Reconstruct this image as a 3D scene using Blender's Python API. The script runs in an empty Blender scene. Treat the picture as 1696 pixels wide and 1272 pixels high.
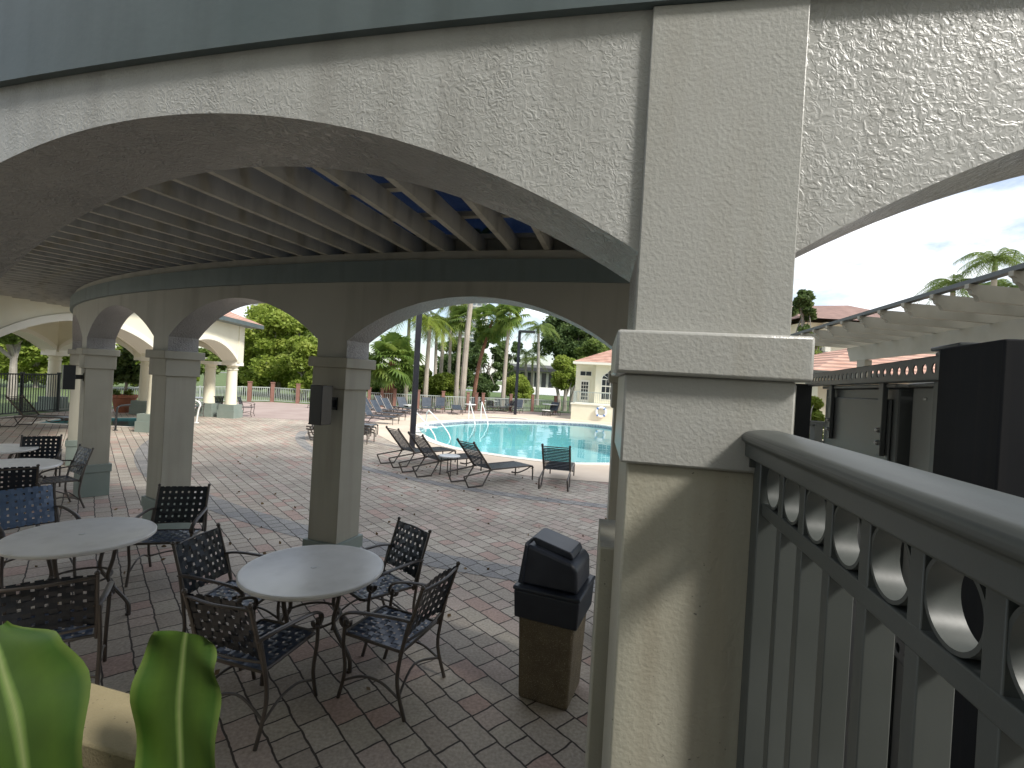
import bpy, math, random
import numpy as np
from mathutils import Vector, Matrix
R = math.radians
PI = math.pi
S = bpy.context.scene
C = S.collection
rnd = random.Random(7)

# ------------------------------------------------------------------ camera
EYE = Vector((0, 0, 2.3))
FPX = 810.0
cd = bpy.data.cameras.new('camera')
cam = bpy.data.objects.new('camera', cd)
C.objects.link(cam)
cd.sensor_width = 36
cd.lens = 36 * FPX / 1696
cd.clip_end = 3000
cd.clip_start = 0.02
CM = Matrix.Rotation(R(90 - 0.35), 3, 'X') @ Matrix.Rotation(R(3.26), 3, 'Z')
cam.matrix_world = Matrix.Translation(EYE) @ CM.to_4x4()
S.camera = cam


def ray(px, py):
    return CM @ Vector(((px - 848) / FPX, -(py - 636) / FPX, -1))


def G(px, py, h=0.0):
    """point of the photograph brought back to the level h"""
    d = ray(px, py)
    t = (h - EYE.z) / d.z
    return Vector((d.x * t, d.y * t, h))


def D(px, py, dist):
    """point of the photograph at ground distance dist (along the view)"""
    d = ray(px, py)
    t = dist / d.y
    return EYE + d * t


# ------------------------------------------------------------------ materials
def new_mat(name):
    m = bpy.data.materials.new(name)
    m.use_nodes = True
    nt = m.node_tree
    nt.nodes.clear()
    out = nt.nodes.new('ShaderNodeOutputMaterial')
    return m, nt, out


def nn(nt, typ, **kw):
    n = nt.nodes.new(typ)
    for k, v in kw.items():
        if isinstance(k, str) and k.startswith('i_'):
            n.inputs[k[2:].replace('_', ' ')].default_value = v
        else:
            setattr(n, k, v)
    return n


def c4(c):
    return (c[0], c[1], c[2], 1)


def mat(name, col, rough=0.6, col2=None, nscale=3.0, bscale=0, bstr=0.3, bdist=0.003, metal=0.0, detail=4, spec=0.5,
        streak=None, bump_ramp=None, distort=0.0, speck=None, n_lo=.35, n_hi=.65):
    m, nt, out = new_mat(name)
    L = nt.links.new
    p = nn(nt, 'ShaderNodeBsdfPrincipled')
    p.inputs['Base Color'].default_value = c4(col)
    p.inputs['Roughness'].default_value = rough
    p.inputs['Metallic'].default_value = metal
    p.inputs['Specular IOR Level'].default_value = spec
    L(p.outputs[0], out.inputs[0])
    tc = nn(nt, 'ShaderNodeTexCoord')
    last = None
    if col2 is not None:
        n = nn(nt, 'ShaderNodeTexNoise')
        n.inputs['Scale'].default_value = nscale
        n.inputs['Detail'].default_value = detail
        L(tc.outputs['Object'], n.inputs['Vector'])
        r = nn(nt, 'ShaderNodeValToRGB')
        r.color_ramp.elements[0].position = n_lo
        r.color_ramp.elements[1].position = n_hi
        r.color_ramp.elements[0].color = c4(col)
        r.color_ramp.elements[1].color = c4(col2)
        L(n.outputs['Fac'], r.inputs[0])
        last = r.outputs[0]
    if streak:          # vertical weather streaks
        mp = nn(nt, 'ShaderNodeMapping')
        mp.inputs['Scale'].default_value = (streak[1], streak[1], streak[2])
        L(tc.outputs['Object'], mp.inputs[0])
        n = nn(nt, 'ShaderNodeTexNoise')
        n.inputs['Scale'].default_value = 1
        n.inputs['Detail'].default_value = 5
        L(mp.outputs[0], n.inputs['Vector'])
        r = nn(nt, 'ShaderNodeValToRGB')
        r.color_ramp.elements[0].position = .5
        r.color_ramp.elements[1].position = .75
        r.color_ramp.elements[0].color = (0, 0, 0, 1)
        r.color_ramp.elements[1].color = (1, 1, 1, 1)
        L(n.outputs['Fac'], r.inputs[0])
        mx = nn(nt, 'ShaderNodeMix', data_type='RGBA')
        mx.inputs['A'].default_value = c4(col)
        if last: L(last, mx.inputs[6])
        else: mx.inputs[6].default_value = c4(col)
        mx.inputs[7].default_value = c4(streak[0])
        ml = nn(nt, 'ShaderNodeMath', operation='MULTIPLY')
        ml.inputs[1].default_value = streak[3]
        L(r.outputs[0], ml.inputs[0])
        L(ml.outputs[0], mx.inputs[0])
        last = mx.outputs[2]
    if speck:
        n = nn(nt, 'ShaderNodeTexNoise')
        n.inputs['Scale'].default_value = speck[1]
        n.inputs['Detail'].default_value = 2
        L(tc.outputs['Object'], n.inputs['Vector'])
        r = nn(nt, 'ShaderNodeValToRGB')
        r.color_ramp.elements[0].position = speck[2]
        r.color_ramp.elements[1].position = speck[2] + .04
        r.color_ramp.elements[0].color = (0, 0, 0, 1)
        r.color_ramp.elements[1].color = (1, 1, 1, 1)
        L(n.outputs['Fac'], r.inputs[0])
        mx = nn(nt, 'ShaderNodeMix', data_type='RGBA')
        if last: L(last, mx.inputs[6])
        else: mx.inputs[6].default_value = c4(col)
        mx.inputs[7].default_value = c4(speck[0])
        L(r.outputs[0], mx.inputs[0])
        last = mx.outputs[2]
    if last: L(last, p.inputs['Base Color'])
    if bscale:
        n = nn(nt, 'ShaderNodeTexNoise')
        n.inputs['Scale'].default_value = bscale
        n.inputs['Detail'].default_value = 3
        n.inputs['Distortion'].default_value = distort
        L(tc.outputs['Object'], n.inputs['Vector'])
        h = n.outputs['Fac']
        if bump_ramp:
            r = nn(nt, 'ShaderNodeValToRGB')
            r.color_ramp.elements[0].position = bump_ramp[0]
            r.color_ramp.elements[1].position = bump_ramp[1]
            L(h, r.inputs[0])
            h = r.outputs[0]
        b = nn(nt, 'ShaderNodeBump')
        b.inputs['Strength'].default_value = bstr
        if bump_ramp:       # trowelled patches: relief comes and goes
            n2 = nn(nt, 'ShaderNodeTexNoise')
            n2.inputs['Scale'].default_value = 5.5
            n2.inputs['Detail'].default_value = 3
            L(tc.outputs['Object'], n2.inputs['Vector'])
            m2 = nn(nt, 'ShaderNodeMapRange')
            m2.inputs['From Min'].default_value = .36
            m2.inputs['From Max'].default_value = .64
            m2.inputs['To Min'].default_value = bstr * .55
            m2.inputs['To Max'].default_value = bstr * 1.05
            L(n2.outputs['Fac'], m2.inputs[0])
            L(m2.outputs[0], b.inputs['Strength'])
        b.inputs['Distance'].default_value = bdist
        L(h, b.inputs['Height'])
        L(b.outputs[0], p.inputs['Normal'])
    return m


def leaf_mat(name, c1, c2, c3, scale=1.2, trans=.35, rough=.5):
    m, nt, out = new_mat(name)
    L = nt.links.new
    tc = nn(nt, 'ShaderNodeTexCoord')
    n = nn(nt, 'ShaderNodeTexNoise')
    n.inputs['Scale'].default_value = scale
    n.inputs['Detail'].default_value = 6
    n.inputs['Roughness'].default_value = .75
    L(tc.outputs['Object'], n.inputs['Vector'])
    r = nn(nt, 'ShaderNodeValToRGB')
    r.color_ramp.elements[0].position = .33
    r.color_ramp.elements[1].position = .68
    r.color_ramp.elements[0].color = c4(c1)
    r.color_ramp.elements[1].color = c4(c3)
    e = r.color_ramp.elements.new(.5)
    e.color = c4(c2)
    L(n.outputs['Fac'], r.inputs[0])
    p = nn(nt, 'ShaderNodeBsdfPrincipled')
    p.inputs['Roughness'].default_value = rough
    p.inputs['Specular IOR Level'].default_value = .3
    t = nn(nt, 'ShaderNodeBsdfTranslucent')
    mx = nn(nt, 'ShaderNodeMixShader')
    mx.inputs[0].default_value = trans
    L(r.outputs[0], p.inputs['Base Color'])
    L(r.outputs[0], t.inputs[0])
    L(p.outputs[0], mx.inputs[1])
    L(t.outputs[0], mx.inputs[2])
    L(mx.outputs[0], out.inputs[0])
    return m


def paver_mat(name, angle, w, h, stops, dark=.45, squash=.62):
    m, nt, out = new_mat(name)
    L = nt.links.new
    tc = nn(nt, 'ShaderNodeTexCoord')
    # a slight wobble so that joints are not ruler straight
    nz = nn(nt, 'ShaderNodeTexNoise')
    nz.inputs['Scale'].default_value = 7
    nz.inputs['Detail'].default_value = 2
    L(tc.outputs['Object'], nz.inputs['Vector'])
    vs = nn(nt, 'ShaderNodeVectorMath', operation='SCALE')
    vs.inputs['Scale'].default_value = .032
    L(nz.outputs['Color'], vs.inputs[0])
    va = nn(nt, 'ShaderNodeVectorMath', operation='ADD')
    L(tc.outputs['Object'], va.inputs[0])
    L(vs.outputs[0], va.inputs[1])
    mp = nn(nt, 'ShaderNodeMapping')
    mp.inputs['Rotation'].default_value = (0, 0, angle)
    L(va.outputs[0], mp.inputs[0])
    b = nn(nt, 'ShaderNodeTexBrick')
    b.offset = .5
    b.offset_frequency = 2
    b.squash = squash
    b.squash_frequency = 3
    b.inputs['Color1'].default_value = (0, 0, 0, 1)
    b.inputs['Color2'].default_value = (1, 1, 1, 1)
    b.inputs['Mortar'].default_value = (.5, .5, .5, 1)
    b.inputs['Scale'].default_value = 1
    b.inputs['Mortar Size'].default_value = .0075
    b.inputs['Mortar Smooth'].default_value = .3
    b.inputs['Brick Width'].default_value = w
    b.inputs['Row Height'].default_value = h
    L(mp.outputs[0], b.inputs['Vector'])
    r = nn(nt, 'ShaderNodeValToRGB')
    r.color_ramp.interpolation = 'CONSTANT'
    r.color_ramp.elements[0].position = 0
    r.color_ramp.elements[0].color = c4(stops[0][1])
    r.color_ramp.elements[1].position = stops[1][0]
    r.color_ramp.elements[1].color = c4(stops[1][1])
    for s_ in stops[2:]:
        e = r.color_ramp.elements.new(s_[0])
        e.color = c4(s_[1])
    L(b.outputs['Color'], r.inputs[0])
    # stone mottling and dirt
    n1 = nn(nt, 'ShaderNodeTexNoise')
    n1.inputs['Scale'].default_value = 45
    n1.inputs['Detail'].default_value = 4
    L(tc.outputs['Object'], n1.inputs['Vector'])
    n2 = nn(nt, 'ShaderNodeTexNoise')
    n2.inputs['Scale'].default_value = .55
    n2.inputs['Detail'].default_value = 5
    L(tc.outputs['Object'], n2.inputs['Vector'])
    mr1 = nn(nt, 'ShaderNodeMapRange')
    mr1.inputs['From Min'].default_value = .25
    mr1.inputs['From Max'].default_value = .75
    mr1.inputs['To Min'].default_value = .72
    mr1.inputs['To Max'].default_value = 1.25
    L(n1.outputs['Fac'], mr1.inputs[0])
    mr2 = nn(nt, 'ShaderNodeMapRange')
    mr2.inputs['From Min'].default_value = .3
    mr2.inputs['From Max'].default_value = .7
    mr2.inputs['To Min'].default_value = .68
    mr2.inputs['To Max'].default_value = 1.12
    L(n2.outputs['Fac'], mr2.inputs[0])
    mm = nn(nt, 'ShaderNodeMath', operation='MULTIPLY')
    L(mr1.outputs[0], mm.inputs[0])
    L(mr2.outputs[0], mm.inputs[1])
    mu = nn(nt, 'ShaderNodeVectorMath', operation='SCALE')
    L(r.outputs[0], mu.inputs[0])
    L(mm.outputs[0], mu.inputs['Scale'])
    mx = nn(nt, 'ShaderNodeMix', data_type='RGBA')
    L(b.outputs['Fac'], mx.inputs[0])
    L(mu.outputs[0], mx.inputs[6])
    mx.inputs[7].default_value = (.055, .045, .038, 1)
    p = nn(nt, 'ShaderNodeBsdfPrincipled')
    p.inputs['Roughness'].default_value = .78
    p.inputs['Specular IOR Level'].default_value = .35
    L(mx.outputs[2], p.inputs['Base Color'])
    inv = nn(nt, 'ShaderNodeMath', operation='SUBTRACT')
    inv.inputs[0].default_value = 1
    L(b.outputs['Fac'], inv.inputs[1])
    ad = nn(nt, 'ShaderNodeMath', operation='MULTIPLY_ADD')
    L(n1.outputs['Fac'], ad.inputs[0])
    ad.inputs[1].default_value = .35
    L(inv.outputs[0], ad.inputs[2])
    bp = nn(nt, 'ShaderNodeBump')
    bp.inputs['Strength'].default_value = .55
    bp.inputs['Distance'].default_value = .006
    L(ad.outputs[0], bp.inputs['Height'])
    L(bp.outputs[0], p.inputs['Normal'])
    L(p.outputs[0], out.inputs[0])
    return m


def water_mat(name, tint, rscale=1.2, strength=.05):
    m, nt, out = new_mat(name)
    L = nt.links.new
    tc = nn(nt, 'ShaderNodeTexCoord')
    n = nn(nt, 'ShaderNodeTexNoise')
    n.inputs['Scale'].default_value = rscale
    n.inputs['Detail'].default_value = 2
    L(tc.outputs['Object'], n.inputs['Vector'])
    b = nn(nt, 'ShaderNodeBump')
    b.inputs['Strength'].default_value = strength
    b.inputs['Distance'].default_value = .05
    L(n.outputs['Fac'], b.inputs['Height'])
    f = nn(nt, 'ShaderNodeFresnel')
    f.inputs['IOR'].default_value = 1.33
    mr = nn(nt, 'ShaderNodeMath', operation='MULTIPLY')
    mr.inputs[1].default_value = .9
    L(f.outputs[0], mr.inputs[0])
    t = nn(nt, 'ShaderNodeBsdfTransparent')
    t.inputs[0].default_value = c4(tint)
    g = nn(nt, 'ShaderNodeBsdfGlossy')
    g.inputs['Roughness'].default_value = .02
    L(b.outputs[0], g.inputs['Normal'])
    mx = nn(nt, 'ShaderNodeMixShader')
    L(mr.outputs[0], mx.inputs[0])
    L(t.outputs[0], mx.inputs[1])
    L(g.outputs[0], mx.inputs[2])
    L(mx.outputs[0], out.inputs[0])
    return m


def tile_mat(name, c1, c2):
    """clay roof tiles: courses and rolls by wave bump on object coordinates"""
    m, nt, out = new_mat(name)
    L = nt.links.new
    tc = nn(nt, 'ShaderNodeTexCoord')
    n = nn(nt, 'ShaderNodeTexNoise')
    n.inputs['Scale'].default_value = 2.2
    n.inputs['Detail'].default_value = 5
    L(tc.outputs['Object'], n.inputs['Vector'])
    r = nn(nt, 'ShaderNodeValToRGB')
    r.color_ramp.elements[0].position = .35
    r.color_ramp.elements[1].position = .65
    r.color_ramp.elements[0].color = c4(c1)
    r.color_ramp.elements[1].color = c4(c2)
    L(n.outputs['Fac'], r.inputs[0])
    w = nn(nt, 'ShaderNodeTexWave', bands_direction='Z')
    w.inputs['Scale'].default_value = 2.6
    w.inputs['Distortion'].default_value = .4
    L(tc.outputs['Object'], w.inputs['Vector'])
    mr = nn(nt, 'ShaderNodeMapRange')
    mr.inputs['To Min'].default_value = .55
    mr.inputs['To Max'].default_value = 1.1
    L(w.outputs['Fac'], mr.inputs[0])
    mu = nn(nt, 'ShaderNodeVectorMath', operation='SCALE')
    L(r.outputs[0], mu.inputs[0])
    L(mr.outputs[0], mu.inputs['Scale'])
    p = nn(nt, 'ShaderNodeBsdfPrincipled')
    p.inputs['Roughness'].default_value = .75
    L(mu.outputs[0], p.inputs['Base Color'])
    b = nn(nt, 'ShaderNodeBump')
    b.inputs['Distance'].default_value = .05
    L(w.outputs['Fac'], b.inputs['Height'])
    L(b.outputs[0], p.inputs['Normal'])
    L(p.outputs[0], out.inputs[0])
    return m


M = {}
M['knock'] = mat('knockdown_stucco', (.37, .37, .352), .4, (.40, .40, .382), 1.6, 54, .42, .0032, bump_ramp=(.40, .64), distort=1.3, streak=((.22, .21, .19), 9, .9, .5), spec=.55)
M['stucco'] = mat('fine_stucco', (.345, .343, .322), .34, (.375, .375, .352), 2.2, 110, .5, .003, streak=((.26, .24, .19), 8, .8, .35), spec=.5)
M['lowstucco'] = mat('weathered_stucco', (.33, .315, .25), .62, (.385, .37, .30), 2.0, 90, .45, .003, streak=((.23, .20, .145), 8, .7, .6), speck=((.12, .11, .09), 85, .73))
M['shaft'] = mat('column_stucco', (.35, .335, .27), .7, (.40, .38, .31), 1.5, 80, .3, .002, streak=((.24, .22, .17), 7, .6, .4))
M['wallfar'] = mat('arcade_stucco', (.41, .40, .35), .7, (.46, .45, .395), 1.2, 60, .35, .002, streak=((.22, .2, .16), 5, .5, .45))
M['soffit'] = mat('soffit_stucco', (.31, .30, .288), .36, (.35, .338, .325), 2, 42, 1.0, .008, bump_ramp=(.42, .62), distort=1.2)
M['ledge'] = mat('ledge_stucco', (.20, .165, .09), .85, (.25, .21, .12), 4, 120, .6, .004, speck=((.12, .1, .06), 70, .7))
M['trim'] = mat('blue_grey_paint', (.075, .10, .105), .42, (.095, .12, .125), 2, 40, .25, .002, streak=((.05, .065, .065), 9, .8, .5))
M['trim_lightened'] = mat('lightened_blue_grey', (.16, .205, .205), .5, (.19, .235, .235), 2, 40, .25, .002, streak=((.11, .13, .13), 7, .8, .5))  # same trim paint, made lighter to brighten the shaded far fascia
M['plinth'] = mat('green_grey_paint', (.20, .245, .215), .6, (.23, .27, .24), 3, 60, .25, .002)
M['timber'] = mat('painted_timber', (.52, .49, .40), .6, (.58, .55, .455), 2.5, 30, .25, .002, streak=((.2, .18, .13), 6, 2, .6))
M['timber2'] = mat('cream_timber', (.36, .34, .275), .6, (.42, .395, .32), 2.5, 30, .25, .002, streak=((.32, .29, .22), 3, 2, .5))
M['railpaint'] = mat('rail_paint', (.05, .056, .052), .42, (.065, .072, .068), 3, 160, .15, .0006, spec=.6)
M['galv'] = mat('cabinet_paint', (.065, .073, .076), .38, (.08, .088, .092), 2, 60, .1, .0005)
M['galv2'] = mat('pale_cabinet_paint', (.17, .175, .172), .42, (.20, .205, .20), 2, 60, .1, .0005)
M['steel'] = mat('strut_steel', (.07, .076, .08), .4, (.11, .118, .12), 6, 60, .1, .0005, metal=.5)
M['bolt'] = mat('zinc_bolt', (.5, .5, .5), .35, metal=.9)
M['hole'] = mat('dark_opening', (.01, .01, .01), .8)
M['blackwood'] = mat('black_wood', (.006, .007, .009), .75, (.012, .013, .016), 3, 0, streak=((.022, .02, .02), 60, 1.2, .4), spec=.2)
M['bronze'] = mat('bronze_frame', (.055, .045, .038), .38, (.085, .07, .058), 5, 90, .15, .0006, spec=.6)
M['blackm'] = mat('black_metal', (.016, .018, .02), .35, spec=.6)
M['polem'] = mat('pole_paint', (.012, .013, .02), .4, (.02, .022, .03), 2, spec=.4)
M['strap'] = mat('dark_vinyl_strap', (.012, .017, .022), .32, (.018, .024, .034), 5, spec=.3)
M['navy'] = mat('navy_vinyl_strap', (.02, .035, .065), .3, (.035, .055, .095), 5, spec=.65)
M['blue'] = mat('faded_blue_strap', (.07, .12, .21), .35, (.10, .16, .26), 6, spec=.6)
M['sling'] = mat('grey_sling', (.035, .048, .068), .6, (.055, .07, .09), 4)
M['slings'] = mat('pale_grey_sling', (.16, .18, .20), .6, (.2, .22, .24), 4)
M['tabletop'] = mat('table_fibreglass', (.76, .745, .70), .33, (.82, .805, .76), 5, 25, .08, .001, spec=.5, streak=((.5, .48, .43), 6, 6, .3))
M['white'] = mat('white_enamel', (.78, .78, .76), .3)
M['bintop'] = mat('bin_plastic', (.012, .016, .026), .42, (.02, .025, .036), 6, 200, .15, .0006, spec=.5)
M['binbase'] = mat('exposed_aggregate', (.12, .095, .06), .85, (.16, .13, .08), 9, 260, .9, .004, speck=((.33, .27, .19), 170, .6))
M['terracotta'] = mat('terracotta', (.42, .16, .09), .75, (.33, .13, .08), 4, 40, .2, .002, streak=((.2, .09, .06), 5, 2, .5))
M['postbrown'] = mat('terracotta_paint_post', (.25, .125, .095), .7, (.2, .105, .08), 3)
M['picket'] = mat('grey_picket', (.36, .40, .37), .5)
M['darkfence'] = mat('dark_picket', (.03, .04, .04), .5)
M['cream'] = mat('cream_wall', (.72, .68, .53), .75, (.78, .74, .59), .9, 50, .2, .002)
M['creamtrim'] = mat('cream_trim', (.80, .77, .67), .65)
M['glass'] = mat('dark_glass', (.03, .035, .04), .08, spec=.8)
M['tile'] = tile_mat('clay_tiles', (.46, .25, .18), (.60, .37, .28))
M['tiledark'] = tile_mat('brown_tiles', (.25, .15, .12), (.34, .21, .17))
M['concrete'] = mat('pool_deck_concrete', (.56, .46, .36), .8, (.64, .54, .43), .7, 60, .3, .002, streak=None)
M['coping'] = mat('pool_coping', (.74, .70, .62), .6, (.8, .76, .68), 3)
M['terrace'] = mat('terrace_concrete', (.34, .26, .23), .8, (.40, .315, .28), .8, 30, .3, .003)
M['band'] = mat('grey_paver_band', (.30, .28, .26), .8, (.36, .33, .31), 3, 40, .3, .003)
M['landing'] = mat('landing_concrete', (.13, .12, .10), .8, (.16, .15, .13), 3)
M['plaster'] = mat('pool_plaster', (.34, .66, .69), .6, (.42, .72, .75), .6)
M['plaster2'] = mat('spa_plaster', (.2, .5, .55), .6, (.25, .58, .62), 1)
M['watertile'] = mat('waterline_tile', (.18, .2, .26), .3, (.35, .36, .38), 16, n_lo=.45, n_hi=.55)
M['water'] = water_mat('pool_water', (.80, .95, .96), .9, .2)
M['spawater'] = water_mat('spa_water', (.6, .9, .93), 3, .2)
M['lawn'] = mat('lawn', (.055, .10, .02), .9, (.10, .15, .035), .35, 6, .5, .03)
M['grass2'] = mat('rough_grass', (.07, .11, .03), .9, (.12, .16, .05), 1, 6, .5, .03)
M['road'] = mat('asphalt', (.20, .20, .19), .9, (.25, .25, .24), .5)
M['canal'] = mat('pale_water', (.30, .36, .40), .15, (.38, .44, .48), .2)
M['bark'] = mat('bark', (.26, .235, .20), .9, (.36, .33, .29), 3, 20, .6, .02)
M['palmbark'] = mat('palm_trunk', (.30, .26, .215), .9, (.40, .35, .29), 1.5, 18, .6, .02)
M['redbark'] = mat('booted_trunk', (.22, .10, .065), .9, (.30, .15, .10), 3, 18, .8, .03)
M['lf_y'] = leaf_mat('yellow_green_leaves', (.15, .22, .035), (.30, .38, .07), (.44, .48, .12), .8, .5)
M['lf_m'] = leaf_mat('mid_green_leaves', (.08, .13, .035), (.18, .25, .06), (.30, .36, .10), .8, .45)
M['lf_d'] = leaf_mat('dark_green_leaves', (.05, .09, .035), (.11, .165, .055), (.20, .27, .08), .8, .42)
M['lf_palm'] = leaf_mat('palm_fronds', (.13, .18, .03), (.24, .31, .05), (.38, .42, .08), .6, .5)
M['lf_fan'] = leaf_mat('fan_fronds', (.07, .13, .03), (.15, .23, .05), (.30, .37, .08), .8, .45)
M['blade'] = None
M['condo'] = mat('condo_wall', (.62, .62, .60), .8, (.7, .7, .68), .3)
M['condod'] = mat('condo_window', (.30, .33, .36), .6)  # grey of the tower window rows
M['darkroof'] = mat('dark_roof', (.035, .035, .04), .8)
M['life'] = mat('life_ring_foam', (.8, .8, .8), .5)
M['lifeb'] = mat('life_ring_band', (.08, .2, .5), .5)
M['soil'] = mat('soil', (.035, .025, .018), .95, (.05, .04, .03), 8)
M['chrome'] = mat('steel_rail', (.6, .6, .6), .25, metal=.7)
STOPS = [(0, (.45, .39, .32)), (.2, (.475, .345, .285)), (.33, (.48, .425, .345)), (.5, (.42, .36, .295)), (.6, (.50, .41, .345)),
         (.7, (.46, .40, .33)), (.86, (.52, .46, .38))]
M['pavers'] = paver_mat('concrete_pavers', R(-131), .29, .19, STOPS)


def roof_panel_mat():
    m, nt, out = new_mat('tinted_roof_panel')
    L = nt.links.new
    t = nn(nt, 'ShaderNodeBsdfTransparent')
    t.inputs[0].default_value = (.12, .15, .21, 1)
    p = nn(nt, 'ShaderNodeBsdfPrincipled')
    p.inputs['Base Color'].default_value = (.03, .04, .07, 1)
    p.inputs['Roughness'].default_value = .2
    mx = nn(nt, 'ShaderNodeMixShader')
    mx.inputs[0].default_value = .3
    L(t.outputs[0], mx.inputs[1])
    L(p.outputs[0], mx.inputs[2])
    L(mx.outputs[0], out.inputs[0])
    return m


M['panel'] = roof_panel_mat()


def blade_mat():
    """broad leaf: across the blade (object Y) a pale midrib and fine veins"""
    m, nt, out = new_mat('broad_leaf')
    L = nt.links.new
    tc = nn(nt, 'ShaderNodeTexCoord')
    at = nn(nt, 'ShaderNodeAttribute', attribute_name='across')
    ab = nn(nt, 'ShaderNodeMath', operation='ABSOLUTE')
    L(at.outputs['Fac'], ab.inputs[0])
    r = nn(nt, 'ShaderNodeValToRGB')
    cr = r.color_ramp
    cr.elements[0].position = 0
    cr.elements[0].color = (.15, .19, .07, 1)
    cr.elements[1].position = .10
    cr.elements[1].color = (.026, .055, .007, 1)
    for p_, c_ in ((.05, (.08, .13, .03)), (.45, (.038, .075, .008)), (.8, (.024, .06, .006)), (.97, (.07, .11, .02))):
        e = cr.elements.new(p_)
        e.color = c4(c_)
    L(ab.outputs[0], r.inputs[0])
    n = nn(nt, 'ShaderNodeTexNoise')
    n.inputs['Scale'].default_value = 14
    n.inputs['Detail'].default_value = 3
    L(tc.outputs['Object'], n.inputs['Vector'])
    mr = nn(nt, 'ShaderNodeMapRange')
    mr.inputs['To Min'].default_value = .7
    mr.inputs['To Max'].default_value = 1.3
    wv = nn(nt, 'ShaderNodeTexWave', bands_direction='X')
    wv.inputs['Scale'].default_value = 22
    wv.inputs['Distortion'].default_value = 1.0
    cb_ = nn(nt, 'ShaderNodeCombineXYZ')
    L(at.outputs['Fac'], cb_.inputs[0])
    L(cb_.outputs[0], wv.inputs['Vector'])
    wm = nn(nt, 'ShaderNodeMath', operation='MULTIPLY_ADD')
    L(wv.outputs['Fac'], wm.inputs[0])
    wm.inputs[1].default_value = .35
    L(n.outputs['Fac'], wm.inputs[2])
    L(wm.outputs[0], mr.inputs[0])
    mu = nn(nt, 'ShaderNodeVectorMath', operation='SCALE')
    L(r.outputs[0], mu.inputs[0])
    L(mr.outputs[0], mu.inputs['Scale'])
    p = nn(nt, 'ShaderNodeBsdfPrincipled')
    p.inputs['Roughness'].default_value = .42
    t = nn(nt, 'ShaderNodeBsdfTranslucent')
    mx = nn(nt, 'ShaderNodeMixShader')
    mx.inputs[0].default_value = .3
    L(mu.outputs[0], p.inputs['Base Color'])
    L(mu.outputs[0], t.inputs[0])
    L(p.outputs[0], mx.inputs[1])
    L(t.outputs[0], mx.inputs[2])
    L(mx.outputs[0], out.inputs[0])
    return m


M['blade'] = blade_mat()


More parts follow.
